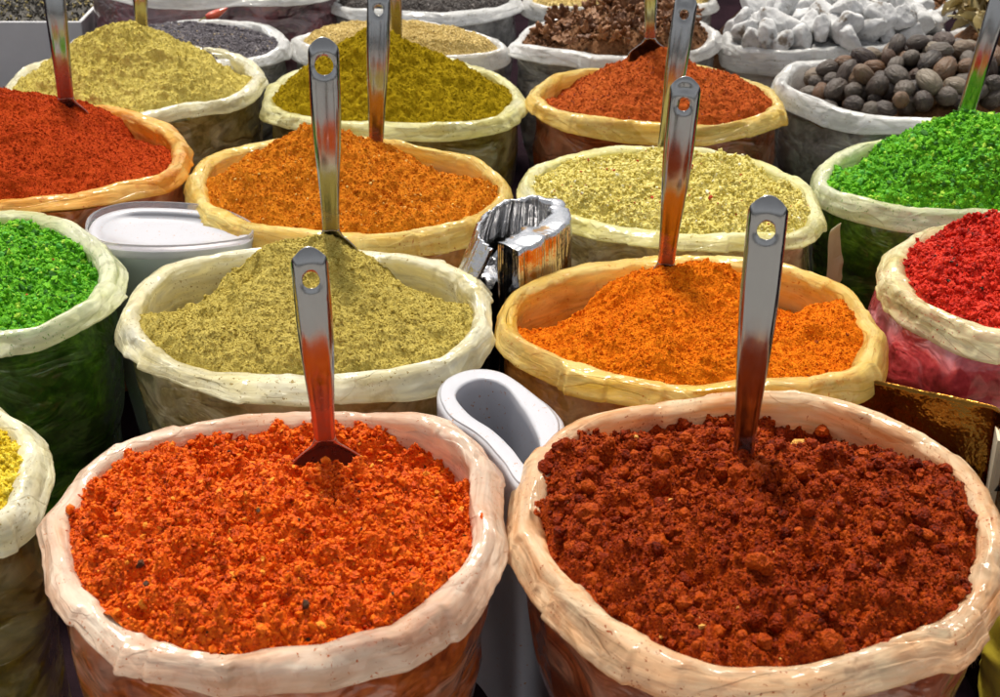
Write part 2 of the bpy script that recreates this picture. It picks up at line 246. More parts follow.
def steel_mat(name, stain=None, reach=.25):
    m, nt, b, out = mat(name)
    b.inputs["Metallic"].default_value = 1; b.inputs["Base Color"].default_value = (.33, .33, .33, 1)
    ro = math_(nt, 'MULTIPLY_ADD', noise(nt, 90, 4), .14, .10)
    nb = bump(nt, noise(nt, 30, 2), .10, .003)
    nt.links.new(nb, b.inputs["Normal"])
    if stain:
        at = node(nt, "ShaderNodeAttribute", attribute_name="along")
        k = math_(nt, 'ADD', at.outputs["Fac"], math_(nt, 'MULTIPLY', math_(nt, 'SUBTRACT', noise(nt, 60, 4, .7), .5), .5))
        k = ramp(nt, k, [(0.0, (.85, .85, .85)), (reach * .6, (.5, .5, .5)), (reach * 1.2, (0, 0, 0))])
        nt.links.new(mixc(nt, k, (.33, .33, .33), scol(stain, 1.25)), b.inputs["Base Color"])
        nt.links.new(math_(nt, 'SUBTRACT', 1, math_(nt, 'MULTIPLY', k, .45)), b.inputs["Metallic"])
        ro = math_(nt, 'ADD', ro, math_(nt, 'MULTIPLY', k, .22), clamp=True)
    nt.links.new(ro, b.inputs["Roughness"])
    return m

def plain_mat(name, col, rough=.5, metal=0, spec=.5, bscale=None, bstr=.3, bdist=.003, col2=None, cscale=20, coat=0):
    m, nt, b, out = mat(name)
    b.inputs["Roughness"].default_value = rough; b.inputs["Metallic"].default_value = metal; b.inputs["Specular IOR Level"].default_value = spec
    b.inputs["Coat Weight"].default_value = coat
    if col2: nt.links.new(ramp(nt, noise(nt, cscale, 4, .6), [(.35, col), (.65, col2)]), b.inputs["Base Color"])
    else: b.inputs["Base Color"].default_value = (*col, 1)
    if bscale: nt.links.new(bump(nt, noise(nt, bscale, 4, .6), bstr, bdist), b.inputs["Normal"])
    return m

# ------------------------------------------------------------------ sacks
def inner_ring(Q, off):
    c = Q.mean(0); d = Q - c; L = np.linalg.norm(d, axis=1)[:, None]
    return c, c + d * (1 - off / L)

def make_sack(key, label, rim_m, body_m, ai=.013, collar=.036, seed=0, wr=1.0, n=640, depth=.10, taper=.80, belly=.012):
    z0, pts = D[key]; Q = spline(pts, n); N = normals2(Q)
    q3 = np.concatenate([Q, np.zeros((n, 1))], 1); Q = Q + N * (.0035 * ridge(q3, 13, seed + 40) * wr + .002 * n3(q3, 30, seed + 41))[:, None]
    for _ in range(6): N = (np.roll(N, 1, 0) + N + np.roll(N, -1, 0)); N /= np.linalg.norm(N, axis=1)[:, None]
    c = Q.mean(0); root = empty("spice_sack", (c[0], c[1], 0), label, "sack", "open plastic sacks of spices")
    ring = np.concatenate([Q, np.full((n, 1), 0.)], 1)
    a = ai * (1 + .28 * n3(ring, 9, seed)); hgt = collar * .84 * (1 + .38 * n3(ring, 7, seed + 1)); lift = .007 * n3(ring, 6, seed + 2) + .004 * n3(ring, 14, seed + 7)
    rg = np.random.default_rng(seed); th = np.linspace(0, 1, n, endpoint=False); pl = np.zeros(n)
    for _ in range(13):            # pleats where the film is tucked over itself
        t0, sg, ln = rg.random(), rg.choice([-1, 1]), rg.uniform(.025, .06); q = ((th - t0) * sg) % 1.0
        pl += rg.uniform(.0020, .0055) * np.where(q < ln, (1 - q / ln) ** 1.5 * np.clip(q / .003, 0, 1), 0)
    # cross-section: (outward offset in units of a, height) built as a list of columns
    prof = []
    for t in np.linspace(0, 1, 9): prof.append((-1.35 - .15 * (1 - t), -depth * (1 - t) - .012 * t, 0, 0))
    for ang in np.linspace(170, 40, 12): prof.append((-.35 + 1.0 * math.cos(R(ang)), -.012, 1, math.sin(R(ang))))
    for t in np.linspace(0.08, 1, 9): prof.append((.42 + .85 * t ** .8, -.006, 2, t))
    prof += [(1.18, -.006, 2, 1.12), (.9, -.006, 2, 1.16), (-.3, -.006, 2, 1.02)]
    m = len(prof); V = np.zeros((n, m, 3))
    for j, (o, hz, k, t) in enumerate(prof):
        off = o * a + pl * (1 if o > -.5 else -.6); z = np.full(n, hz) + pl * (k == 1)
        if k == 1: z = hz + a * .95 * t
        if k == 2: z = hz - (hgt - .010) * t
        V[:, j, :2] = Q + N * off[:, None]; V[:, j, 2] = z0 + z + lift
    W = V.reshape(-1, 3).copy()
    dz = np.clip((W[:, 2] - (z0 - .06)) / .04, 0, 1); fm = .5 + .5 * n3(W, 5, seed + 21)
    d1 = .0030 * n3(W * [1, 1, 1.8], 16, seed + 3) + .0020 * ridge(W * [1, 1, 1.6], 26, seed + 4) * fm + .0009 * ridge(W, 60, seed + 5)
    cc = np.array([*c, z0 - .2]); nr = np.repeat(np.concatenate([N, np.zeros((n, 1))], 1)[:, None], m, 1).reshape(-1, 3)
    up = np.tile(np.array([0., 0, 1]), (n * m, 1)); wt = np.tile(np.array([0.] * 9 + [math.sin(R(g)) for g in np.linspace(170, 40, 12)] + [0.] * (m - 21)), n)[:, None]
    sgn = np.tile(np.array([.5] * 9 + [math.copysign(1, -math.cos(R(g))) * -1 for g in np.linspace(170, 40, 12)] + [1.] * (m - 21)), n)[:, None]
    W += (nr * (1 - wt) * sgn + up * wt) * (d1 * wr * dz)[:, None]
    seg = np.sqrt(((V[:, 1:] - V[:, :-1]) ** 2).sum(2)).mean(0); vv = np.concatenate([[0], np.cumsum(seg)]); rr = .19 * .32
    FV = np.stack([np.repeat(rr * np.cos(2 * math.pi * th), m), np.repeat(rr * np.sin(2 * math.pi * th), m), np.tile(vv, n) + seed], 1)
    W -= np.array([c[0], c[1], 0])
    link("rolled_rim", mesh_np("rolled_rim", W, grid_faces(n, m, True)[:, ::-1], rim_m, vec={"fold": FV}), root)
    # outer wall to the floor
    nz = 60; t = np.linspace(0, 1, nz); V = np.zeros((n, nz + 1, 3)); top = z0 - collar * .75
    Lc = np.linalg.norm(Q - c, axis=1)[:, None]
    for j in range(nz):
        z = top * (1 - t[j]); k = 1 - (1 - taper) * t[j] ** 1.3; bulge = belly * math.sin(math.pi * min(1, t[j] * 1.6 + (.12 if belly > .02 else 0))) - .004
        V[:, j, :2] = c + (Q - c) * k + N * bulge; V[:, j, 2] = z + .003
    V[:, nz, :2] = c + (Q - c) * taper * .9; V[:, nz, 2] = .003
    W = V.reshape(-1, 3).copy(); d = .006 * n3(W * [1, 1, 1.4], 9, seed + 8) + .0022 * ridge(W * [1, 1, 1.2], 14, seed + 9)
    nr = np.repeat(np.concatenate([N, np.zeros((n, 1))], 1)[:, None], nz + 1, 1).reshape(-1, 3)
    fade = np.tile(np.concatenate([np.clip(t * 12, 0, 1) * np.clip((1 - t) * 6, 0, 1), [0]]), n)
    W += nr * (d * fade - .004 * fade)[:, None]; W -= np.array([c[0], c[1], 0])
    Fq = grid_faces(n, nz + 1, True)[:, ::-1]
    W = np.vstack([W, [[0, 0, .003]]]); i = np.arange(n)
    Ft = np.stack([i * (nz + 1) + nz, np.full(n, len(W) - 1), ((i + 1) % n) * (nz + 1) + nz], 1)
    link("bag_wall", mesh_np("bag_wall", W, [Fq, Ft], body_m), root)
    return root

def height_fn(e, peaks, hollows=(), tilt=(0, 0), wob=.006, seed=0, k=220., base_z=.34):
    def f(x, y):
        p = np.stack([x, y, np.zeros_like(x)], -1)
        wx = x + .018 * n3(p, 13, seed + 31); wy = y + .018 * n3(p, 13, seed + 32)
        h = [np.full_like(x, e) + tilt[0] * x + tilt[1] * y]
        for (px, py, t, s, r0) in peaks:
            d = np.sqrt((wx - px) ** 2 + (wy - py) ** 2 + r0 * r0) - r0; h.append(t - s * d)
        h = np.array(h); mx = h.max(0); z = mx + np.log(np.exp((h - mx) * k).sum(0)) / k
        for (px, py, dep, sx, sy) in hollows:
            z = z - dep * np.exp(-(((wx - px) / sx) ** 2 + ((wy - py) / sy) ** 2))
        if peaks and wob:                  # slides running down from the first peak
            ax, ay = x - peaks[0][0], y - peaks[0][1]; rr = np.hypot(ax, ay) + 1e-6
            q = np.stack([ax / rr * 2.6, ay / rr * 2.6, rr * 7], -1); z = z + (.0055 * n3(q, 1, seed + 51) + .003 * ridge(q, 2.3, seed + 52)) * np.clip(rr / .05, 0, 1)
        return base_z + z + wob * n3(p, 9, seed + 33)
    return f

def make_heap(key, name, label, material, hf, seed=0, rings=150, segs=460, rough=(.0022, .0013, .0007), crumbs=(), off=.0065, cat="spice", kind=None, clump=0.0):
    rng = np.random.default_rng(seed + 5); z0, pts = D[key]; Q = spline(pts, segs); c, E = inner_ring(Q, off)
    s = np.linspace(0, 1, rings + 1)[1:] ** .8
    XY = (c + (E - c)[:, None, :] * s[None, :, None]).reshape(-1, 2); XY = np.vstack([XY, c[None]])
    def full(xy, fine=True):
        x, y = xy[:, 0] - c[0], xy[:, 1] - c[1]; z = hf(x, y)
        # spice never climbs over the rim at the wall
        q = np.arctan2(y, x); eq = np.arctan2(E[:, 1] - c[1], E[:, 0] - c[0]); o = np.argsort(eq)
        rl = np.interp(q, eq[o], np.linalg.norm(E - c, axis=1)[o], period=2 * math.pi); fr = np.hypot(x, y) / rl
        lim = z0 - .016 + (1 - fr) * .9 * rl
        z = np.minimum(z, lim) if True else z
        if fine:
            p = np.stack([xy[:, 0], xy[:, 1], z * 1.0], -1)
            z = z + rough[0] * 2 * n3(p, 32, seed) + rough[1] * 2 * n3(p, 85, seed + 1) + rough[2] * 2 * n3(p, 190, seed + 2)
            if clump: z = z + clump * (1 - np.abs(n3(p, 48, seed + 12))) * 1.5 - clump
        return z
    Z = full(XY); V = np.concatenate([XY, Z[:, None]], 1)
    Fq = grid_faces(segs, rings, True); cen = segs * rings; i = np.arange(segs)
    Ft = np.stack([np.full(segs, cen), i * rings, ((i + 1) % segs) * rings], 1)
    Vs = [V]; Ts = [Ft]; nv = len(V)
    for (cnt, r0, r1, sub, flat, lumpy) in crumbs:
        k = rng.integers(0, segs, cnt); u = np.sqrt(rng.random(cnt)) * .985
        xy = c + (E[k] - c) * u[:, None]; r = r0 * (r1 / r0) ** (rng.random(cnt) ** 1.6)
        z = full(xy) + r * rng.uniform(-.25, .55, cnt)
        cv, cf = ico(sub); M = rand_rot(rng, cnt) * r[:, None, None]
        sc_ = rng.uniform(1 - flat, 1, (cnt, 3)); base = cv[None] * sc_[:, None, :]
        if lumpy:
            jit = rng.normal(0, lumpy, (cnt, len(cv), 1)) if sub < 2 else (lumpy * n3(cv[None] * 1.0 + rng.random((cnt, 1, 3)) * 50, 2.6, seed)[..., None] + lumpy * .6 * n3(cv[None] + rng.random((cnt, 1, 3)) * 50, 6, seed)[..., None])
            base = base * (1 + jit)
        P = np.einsum('nij,nvj->nvi', M, base) + np.concatenate([xy, z[:, None]], 1)[:, None]
        Vs.append(P.reshape(-1, 3)); Ts.append((cf[None] + (np.arange(cnt) * len(cv))[:, None, None]).reshape(-1, 3) + nv); nv += cnt * len(cv)
    V = np.vstack(Vs); V -= np.array([c[0], c[1], z0])
    me = mesh_np(name, V, [Fq] + [np.vstack(Ts)], material, True, sharp_from=len(Fq) + len(Ft))
    o = link(name, me, None, (c[0], c[1], z0)); tag(o, label, cat, None, kind)
    return o, full, c, E

# ------------------------------------------------------------------ spoons
def make_spoon(key, label, wt, wb, m, bowl_w=.062, flip=1, hole=.0075, bowl_bend=0.0, neck=.16, fold=False, bowl_len=.08):
    B, T = (np.array(v) for v in D[key]); L = np.linalg.norm(T - B); up = (T - B) / L
    cam_p = np.array([0, 0, 1.09]); f = cam_p - T; f -= up * f.dot(up); f /= np.linalg.norm(f); rt = np.cross(up, f)
    root = empty("steel_spoon", tuple(B), label, "spoon", "steel spoons standing in the sacks")
    hw = wt / 2; hb = wb / 2; tip = hw; yh = L - hw * 1.75      # hole centre
    def width(y):
        k = min(1, max(0, y / (L * .72))); k = k * k * (3 - 2 * k); return hb + (hw - hb) * k
    def place(x, y, hwid, z=0):
        s = 0 if hwid < 1e-6 else x / hwid; s = max(-1, min(1, s)); bend = .010 * math.sin(math.pi * y / L) - .012 * (y / L) ** 3
        dish = min(1, hwid / .012) * (.0032 * s * s - .0088 * abs(s) ** 7)
        return B + rt * x + up * y + f * (bend + dish + z)
    nx = 14; ycut = yh - hw * 1.15; ny = 46
    verts = []; faces = []
    for i in range(ny + 1):
        y = ycut * i / ny; h = width(y)
        for j in range(nx + 1):
            s = -1 + 2 * j / nx; verts.append((s * h, y, h))
    for i in range(ny):
        for j in range(nx):
            a = i * (nx + 1) + j; faces.append((a, a + 1, a + nx + 2, a + nx + 1))
    # head: rings between the hole and the outline
    out = [(ny * (nx + 1) + j) for j in range(nx + 1)]; loop = [verts[i][:2] for i in out]; ids = list(out)
    hC = width(ycut); ytop = L - hw
    side = [(hC + (hw - hC) * k / 8, ycut + (ytop - ycut) * k / 8) for k in range(1, 9)]
    arc = [(hw * math.cos(R(a)), ytop + hw * math.sin(R(a))) for a in np.linspace(0, 180, 25)[1:-1]]
    rest = side + arc + [(-x, y) for x, y in side[::-1]]; loop += rest; n = len(loop)
    RN = 7; ringid = [[None] * n for _ in range(RN + 1)]
    for k in range(n):
        ox, oy = loop[k]; an = math.atan2(oy - yh, ox); hx, hy = hole * math.cos(an), yh + hole * math.sin(an)
        for q in range(RN + 1):
            if q == 0 and k < len(out): ringid[q][k] = out[k]; continue
            t = q / RN; x, y = ox + (hx - ox) * t, oy + (hy - oy) * t
            hh = width(min(y, ytop)) if y <= ytop else math.sqrt(max(1e-9, hw * hw - (y - ytop) ** 2)) * .3 + hw * .7
            verts.append((x, y, hh)); ringid[q][k] = len(verts) - 1
    for q in range(RN):
        for k in range(n):
            k2 = (k + 1) % n; faces.append((ringid[q][k], ringid[q][k2], ringid[q + 1][k2], ringid[q + 1][k]))
    V = []; al = []
    for (x, y, h) in verts:
        edge = max(0, (y - ytop) / hw) if y > ytop else 0; z = -.004 * edge ** 2
        dh = math.hypot(x, y - yh); z -= .0012 * math.exp(-((dh - hole) / .003) ** 2)
        if fold: z -= .003 * math.exp(-((y - (L - hw * .75)) / .006) ** 2 - (x / (hw * .6)) ** 2)
        V.append(place(x, y, h, z) - B); al.append(y / L)
    me = mesh_np("handle", np.array(V), np.array(faces), m, True, {"along": al})
    o = link("handle", me, root); s = o.modifiers.new("t", 'SOLIDIFY'); s.thickness = .0016; s.offset = 0; s.use_rim = True
    bv = o.modifiers.new("b", 'BEVEL'); bv.width = .0005; bv.segments = 2; bv.limit_method = 'ANGLE'; bv.angle_limit = R(40)
    # bowl below the handle
    V = []; nb = 30; nw = 16
    for i in range(nb + 1):
        t = i / nb; y = -bowl_len * t
        wv = hb + (bowl_w / 2 - hb) * (1 - math.cos(math.pi * min(1, t / .38))) / 2
        if t > .38: wv = bowl_w / 2 * math.sqrt(max(.0, 1 - ((t - .38) / .62) ** 2)) + .0005
        for j in range(nw + 1):
            s_ = -1 + 2 * j / nw; depth = .020 * min(1, t / .3) * (1 - s_ * s_) * math.sqrt(max(0, 1 - t ** 4))
            V.append(rt * (s_ * wv) + up * y + f * (-depth + bowl_bend * t + (.0032 * s_ * s_ - .0088 * abs(s_) ** 7) * max(0, 1 - t * 4)))
    me = mesh_np("bowl", np.array(V), grid_faces(nb + 1, nw + 1), m, True, {"along": np.full(len(V), .18)})
    o = link("bowl", me, root); s = o.modifiers.new("t", 'SOLIDIFY'); s.thickness = .0016; s.offset = 0
    return root

# ------------------------------------------------------------------ ground
def surface():
    n = 120; X, Y = np.meshgrid(np.linspace(-6, 6, n), np.linspace(-1, 12, n), indexing='ij'); p = np.stack([X, Y, X * 0], -1).reshape(-1, 3)
    p[:, 2] = -.001
    m = plain_mat("dark_cloth", (.010, .007, .009), .95, spec=.0, bscale=30, bstr=.4, bdist=.01, col2=(.022, .012, .016), cscale=5)
    p = p[:, :] ; p[:, 1] = .6 + (p[:, 1] + 1) * .9
    o = link("table_cloth", mesh_np("table_cloth", p, grid_faces(n, n), m)); tag(o, None, None, None, "structure")
    q = p.copy(); q[:, 1] = np.where(True, (p[:, 1] - .6) / 11.7 * 12 - 11.4, 0); q[:, 2] = -.006
    gm = plain_mat("added_paving_grey", (.30, .29, .28), .85, bscale=20, bstr=.3, bdist=.01, col2=(.40, .39, .37), cscale=4)  # unseen ground before the stall, added to lighten spoon reflections and front faces
    o = link("added_pavement", mesh_np("added_pavement", q, grid_faces(n, n), gm)); tag(o, None, None, None, "structure")
surface()

# ------------------------------------------------------------------ colours (real base colours, linear)
CREAM, WHITE = (.82, .74, .52), (.86, .85, .82)
RIMS = dict(
    pink=plastic_rim("rim_pink", (.88, .56, .36), (.95, .82, .66), (.62, .16, .03), .34, .35),
    peach=plastic_rim("rim_peach", (.92, .44, .17), (.95, .76, .50), (.50, .12, .03), .34, .35),
    cream=plastic_rim("rim_cream", (.92, .82, .42), (.96, .94, .76), (.40, .28, .06), .34, .4),
    yellow=plastic_rim("rim_yellow", (.95, .58, .06), (.96, .80, .30), (.70, .24, .02), .34, .5),
    amber=plastic_rim("rim_amber", (.95, .38, .035), (.96, .68, .20), (.60, .10, .01), .34, .5),
    gold=plastic_rim("rim_gold", (.95, .60, .07), (.96, .82, .32), (.62, .22, .02), .34, .45),
    lemon=plastic_rim("rim_lemon", (.93, .86, .28), (.96, .94, .62), (.45, .36, .03), .34, .35),
    green=plastic_rim("rim_green", (.84, .86, .42), (.95, .95, .74), (.16, .40, .02), .34, .15),
    rose=plastic_rim("rim_rose", (.94, .82, .36), (.95, .90, .58), (.62, .05, .02), .34, .15),
    white=plastic_rim("rim_white", (.86, .86, .84), (.94, .94, .93), (.45, .40, .30), .34, .10),
)
BM = dict(
    rust=body_mat("wall_rust", (.20, .030, .005), (.48, .10, .014), (.68, .20, .04), (.62, .36, .26), .6),
    brick=body_mat("wall_brick", (.12, .020, .005), (.30, .060, .014), (.44, .11, .03), (.52, .28, .18), .5),
    olive=body_mat("wall_olive", (.16, .11, .02), (.36, .27, .09), (.54, .44, .20), (.65, .58, .38), .55),
    ochre=body_mat("wall_ochre", (.30, .08, .006), (.55, .20, .02), (.70, .34, .07), (.70, .45, .20), .4),
    green=body_mat("wall_green", (.010, .045, .002), (.035, .13, .006), (.13, .36, .015), (.25, .35, .20), .18),
    crimson=body_mat("wall_crimson", (.22, .012, .018), (.50, .040, .050), (.70, .12, .12), (.75, .34, .38), .75),
    moss=body_mat("wall_moss", (.045, .035, .004), (.12, .09, .01), (.24, .19, .03), (.50, .46, .25), .4),
    pale=body_mat("wall_pale", (.24, .19, .06), (.40, .33, .14), (.55, .48, .26), (.75, .70, .50), .5),
    grey=body_mat("wall_grey", (.08, .08, .08), (.22, .215, .21), (.42, .41, .40), (.62, .62, .60), .6),
    whitey=body_mat("wall_white", (.25, .25, .24), (.42, .42, .41), (.60, .60, .58), (.75, .75, .74), .6),
    plum=body_mat("wall_plum", (.025, .010, .014), (.10, .025, .035), (.30, .05, .06), (.40, .30, .32), .5),
    mustard=body_mat("wall_mustard", (.05, .035, .003), (.14, .10, .008), (.28, .21, .02), (.55, .50, .28), .4),
)
SM = dict(
    flame=spice_mat("orange_chilli", (.17, .011, .001), (.64, .080, .003), (.85, .18, .008), [(.02, (.82, .30, .03)), (.007, (.07, .03, .015))], .5, 420, .12, .8),
    brick=spice_mat("dark_paste", (.045, .003, .0004), (.22, .021, .0015), (.42, .066, .005), [(.004, (.80, .42, .10))], .42, 420, .07, 1.0),
    olive=spice_mat("green_cumin", (.23, .165, .022), (.42, .325, .068), (.56, .46, .135), [], .9, 620, .05, .55),
    orange=spice_mat("orange_curry", (.30, .040, .001), (.62, .135, .002), (.82, .25, .008), [(.02, (.25, .05, .01))], .85, 620, .07, .6),
    ginger=spice_mat("brown_curry", (.26, .050, .002), (.52, .140, .005), (.68, .26, .016), [(.03, (.75, .50, .15))], .85, 620, .07, .6),
    red=spice_mat("paprika", (.14, .009, .001), (.35, .032, .003), (.50, .072, .008), [], .85, 560, .07, .6),
    straw=spice_mat("pale_flakes", (.34, .25, .03), (.62, .52, .12), (.84, .76, .32), [(.012, (.42, .05, .02)), (.03, (.85, .82, .62))], .8, 420, .2, .7),
    lime=spice_mat("green_crumbs", (.025, .12, .002), (.070, .31, .003), (.19, .52, .010), [(.004, (.60, .10, .04)), (.06, (.38, .62, .05)), (.10, (.03, .14, .01)), (.05, (.12, .45, .06))], .7, 420, .25, .7),
    scarlet=spice_mat("red_crumbs", (.18, .006, .003), (.52, .016, .006), (.72, .045, .015), [(.02, (.03, .02, .01))], .5, 420, .14, .8),
    khaki=spice_mat("khaki_powder", (.30, .22, .03), (.50, .40, .085), (.64, .54, .17), [], .9, 560, .05, .55),
    moss=spice_mat("turmeric_moss", (.09, .058, .001), (.26, .175, .003), (.39, .28, .008), [], .9, 560, .05, .55),
    russet=spice_mat("russet_powder", (.16, .024, .004), (.36, .062, .010), (.50, .12, .02), [(.05, (.30, .08, .05))], .85, 520, .07, .6),
    seed=spice_mat("black_seed", (.035, .028, .035), (.085, .072, .085), (.16, .14, .16), [(.02, (.40, .30, .16))], .5, 300, .4, .2),
    pepper=spice_mat("peppercorn", (.02, .016, .014), (.05, .040, .036), (.12, .10, .09), [], .55, 300, .4, .2),
    mustard=spice_mat("mustard_seed", (.34, .23, .06), (.56, .41, .13), (.70, .55, .24), [(.02, (.15, .10, .04))], .7, 300, .3, .3),
    yolk=spice_mat("yellow_crumbs", (.40, .26, .01), (.68, .50, .02), (.80, .66, .10), [], .8, 420, .15, .7),
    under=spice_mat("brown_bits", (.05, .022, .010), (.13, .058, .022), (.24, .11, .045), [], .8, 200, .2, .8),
    ash=spice_mat("dark_ash_grey", (.12, .12, .12), (.25, .25, .25), (.38, .38, .38), [], .9, 200, .1, .8),
)

# ------------------------------------------------------------------ the sacks and their spices
make_sack('S1', "front sack with pinkish rim full of crumbly bright orange chilli", RIMS['pink'], BM['rust'], 0.0108, .032, 11)
o, h1, c1, E1 = make_heap('S1', "orange_chilli_heap", "crumbly bright orange chilli flakes filling the front left sack", SM['flame'],
    height_fn(-.030, [(-.01, -.04, .016, .22, .12)], [(.03, .125, .038, .15, .035), (.155, .05, .028, .03, .08)], seed=1, wob=.006), 1,
    rough=(.006, .005, .002), clump=.008, crumbs=[(10000, .0020, .0056, 1, .6, .26), (12000, .0010, .0028, 1, .7, .26)])
make_sack('S2', "front sack with peach rim full of clumpy dark red paste spice", RIMS['peach'], BM['brick'], 0.0116, .034, 22)
make_heap('S2', "dark_red_spice_heap", "moist dark red spice in round clumps filling the front right sack", SM['brick'],
    height_fn(-.028, [(-.02, -.02, .020, .20, .12)], [(.10, .165, .04, .12, .045), (-.1, .17, .02, .1, .03)], seed=2, wob=.007), 2,
    rough=(.005, .005, .002), clump=.008, crumbs=[(40, .007, .014, 3, .25, .22), (600, .004, .009, 2, .3, .26), (8000, .0012, .0038, 1, .45, .25), (9000, .0008, .002, 1, .5, .2)])
make_sack('S3', "sack with white creased rim holding a pointed olive green powder mound", RIMS['cream'], BM['olive'], 0.0108, .036, 33)
make_heap('S3', "olive_powder_mound", "fine olive green powder heaped to a peak behind the front left spoon", SM['olive'],
    height_fn(-.060, [(-.045, .055, .056, .54, .01), (.01, .06, .058, .54, .01), (.0, -.03, .036, .34, .03), (.09, .01, .020, .34, .03), (-.10, -.04, .008, .28, .05), (.12, -.04, -.004, .25, .05), (.0, -.12, -.012, .2, .06)], [(-.15, .10, .085, .07, .07), (.15, .11, .085, .06, .07)], seed=3), 3,
    rough=(.003, .0024, .0014), clump=.004, rings=230, segs=700, crumbs=[(30000, .0005, .0014, 1, .3, .2), (1500, .0015, .0028, 1, .3, .25)])
make_sack('S4', "sack with yellow rim and bright orange powder, right of centre", RIMS['yellow'], BM['ochre'], 0.0108, .036, 44)
make_heap('S4', "bright_orange_powder_mound", "bright orange powder mounded in the yellow rimmed sack behind the front right spoon", SM['orange'],
    height_fn(-.055, [(-.055, .03, .040, .54, .01), (.02, .035, .043, .54, .01), (-.02, -.03, .032, .32, .03), (-.11, -.03, .002, .28, .04), (.16, .01, .004, .35, .03), (.0, -.11, -.010, .2, .06)], [(-.16, .09, .085, .07, .07), (.16, .12, .05, .06, .05), (.105, .05, .026, .018, .09), (.02, .16, .03, .2, .03)], seed=4), 4,
    rough=(.003, .0024, .0014), clump=.004, rings=230, segs=700, crumbs=[(30000, .0005, .0014, 1, .3, .2), (1500, .0015, .0028, 1, .3, .25)])
make_sack('S5', "sack with pale green rim at the left edge, dark green through its wall", RIMS['green'], BM['green'], 0.0108, .032, 55, taper=.92)
make_heap('S5', "green_crumb_heap", "bright green crumbs in the sack cut by the left edge", SM['lime'],
    height_fn(-.035, [(.0, .0, .012, .25, .1)], [(.15, .0, .01, .05, .1)], seed=5), 5, rough=(.004, .003, .0018), clump=.005, crumbs=[(6500, .002, .0065, 1, .5, .24), (6000, .001, .0025, 1, .5, .2)])
make_sack('S6', "sack with amber rim heaped with red orange paprika at left edge", RIMS['amber'], BM['rust'], 0.0108, .034, 66)
make_heap('S6', "paprika_mound", "red orange paprika heaped above its amber rim at the left edge", SM['red'],
    height_fn(-.035, [(-.06, -.02, .088, .44, .05), (.08, -.06, .030, .4, .04), (.10, .02, .018, .4, .04)], [(.19, .10, .05, .06, .07)], seed=6, base_z=.35), 6, rough=(.0028, .0018, .001), clump=.003, crumbs=[(24000, .0007, .0018, 1, .3, .2)])
make_sack('S7', "sack with golden cream rim holding a brownish orange powder peak", RIMS['gold'], BM['ochre'], 0.0108, .036, 77)
make_heap('S7', "brown_orange_powder_mound", "brownish orange powder peaked behind the tallest left spoon handle", SM['ginger'],
    height_fn(-.060, [(-.045, .0, .082, .56, .012), (.03, -.01, .052, .38, .02), (.11, -.03, .014, .28, .03), (-.10, -.05, .012, .30, .04), (.0, -.13, -.010, .2, .06)], [(.16, .10, .08, .06, .07), (-.15, .10, .08, .07, .07)], seed=7), 7, rough=(.003, .0024, .0014), clump=.004, crumbs=[(24000, .0006, .0017, 1, .3, .2), (1000, .0018, .003, 1, .3, .25)])
make_sack('S8', "sack with lemon cream rim full of pale yellow crumbly flakes", RIMS['lemon'], BM['pale'], 0.0100, .032, 88)
make_heap('S8', "pale_yellow_flake_heap", "pale yellow crumbly flakes with a few red specks", SM['straw'],
    height_fn(-.034, [(.0, .0, .022, .26, .1), (.02, .06, .02, .4, .02)], [(.16, .07, .02, .05, .06), (.0, .16, .02, .2, .03)], seed=8), 8, rough=(.0035, .003, .002), clump=.005, crumbs=[(8000, .0016, .0045, 1, .55, .22), (5000, .001, .002, 1, .5, .2)])
make_sack('S9', "sack with pale rim heaped with vivid green crumbs at the right edge", RIMS['green'], BM['green'], 0.0100, .032, 99, taper=.9)
make_heap('S9', "vivid_green_crumb_mound", "vivid green crumbs heaped at the right edge under the slanted spoon", SM['lime'],
    height_fn(-.040, [(.04, .0, .070, .42, .05), (-.06, -.04, .005, .3, .06)], [(-.16, .08, .03, .05, .06)], seed=9), 9, rough=(.004, .003, .0018), clump=.005, crumbs=[(7000, .002, .0066, 1, .5, .24), (5000, .001, .0025, 1, .5, .2)])
make_sack('S10', "sack with cream rim and crimson wall at the right edge", RIMS['rose'], BM['crimson'], 0.0108, .032, 110, taper=.95, belly=.036)
make_heap('S10', "scarlet_crumb_heap", "coarse scarlet crumbs in the crimson sack at the right edge", SM['scarlet'],
    height_fn(-.025, [(.03, .03, .040, .3, .08)], [], seed=10, base_z=.35), 10, rough=(.004, .003, .0018), clump=.004, crumbs=[(6500, .002, .0065, 1, .5, .24), (5000, .001, .0025, 1, .5, .2)])
make_sack('S11', "sack with white rim under the tallest khaki powder peak, top left", RIMS['cream'], BM['olive'], 0.0100, .036, 121, n=500)
make_heap('S11', "khaki_powder_mound", "pale khaki powder heaped to a tall peak at top left", SM['khaki'],
    height_fn(-.030, [(-.01, .0, .102, .70, .012), (.05, -.03, .060, .50, .02), (.12, -.02, .012, .4, .02), (-.09, -.05, .012, .4, .04)], [(.16, .08, .03, .04, .05)], seed=11), 12, rough=(.0045, .003, .0015), clump=.005, crumbs=[(16000, .0006, .0018, 1, .2, .2)])
make_sack('S12', "sack with lemon rim under a dark mustard green powder mound", RIMS['lemon'], BM['moss'], 0.0100, .036, 132, n=500)
make_heap('S12', "mustard_green_powder_mound", "dark mustard green powder heaped behind the centre left spoon", SM['moss'],
    height_fn(-.04, [(-.03, .0, .098, .66, .02), (.06, -.01, .050, .46, .03), (.13, -.01, .006, .4, .02), (-.1, -.03, .02, .4, .04)], [(.17, .07, .03, .04, .05)], seed=12), 13, rough=(.0045, .003, .0015), clump=.005, crumbs=[(16000, .0006, .0018, 1, .2, .2)])
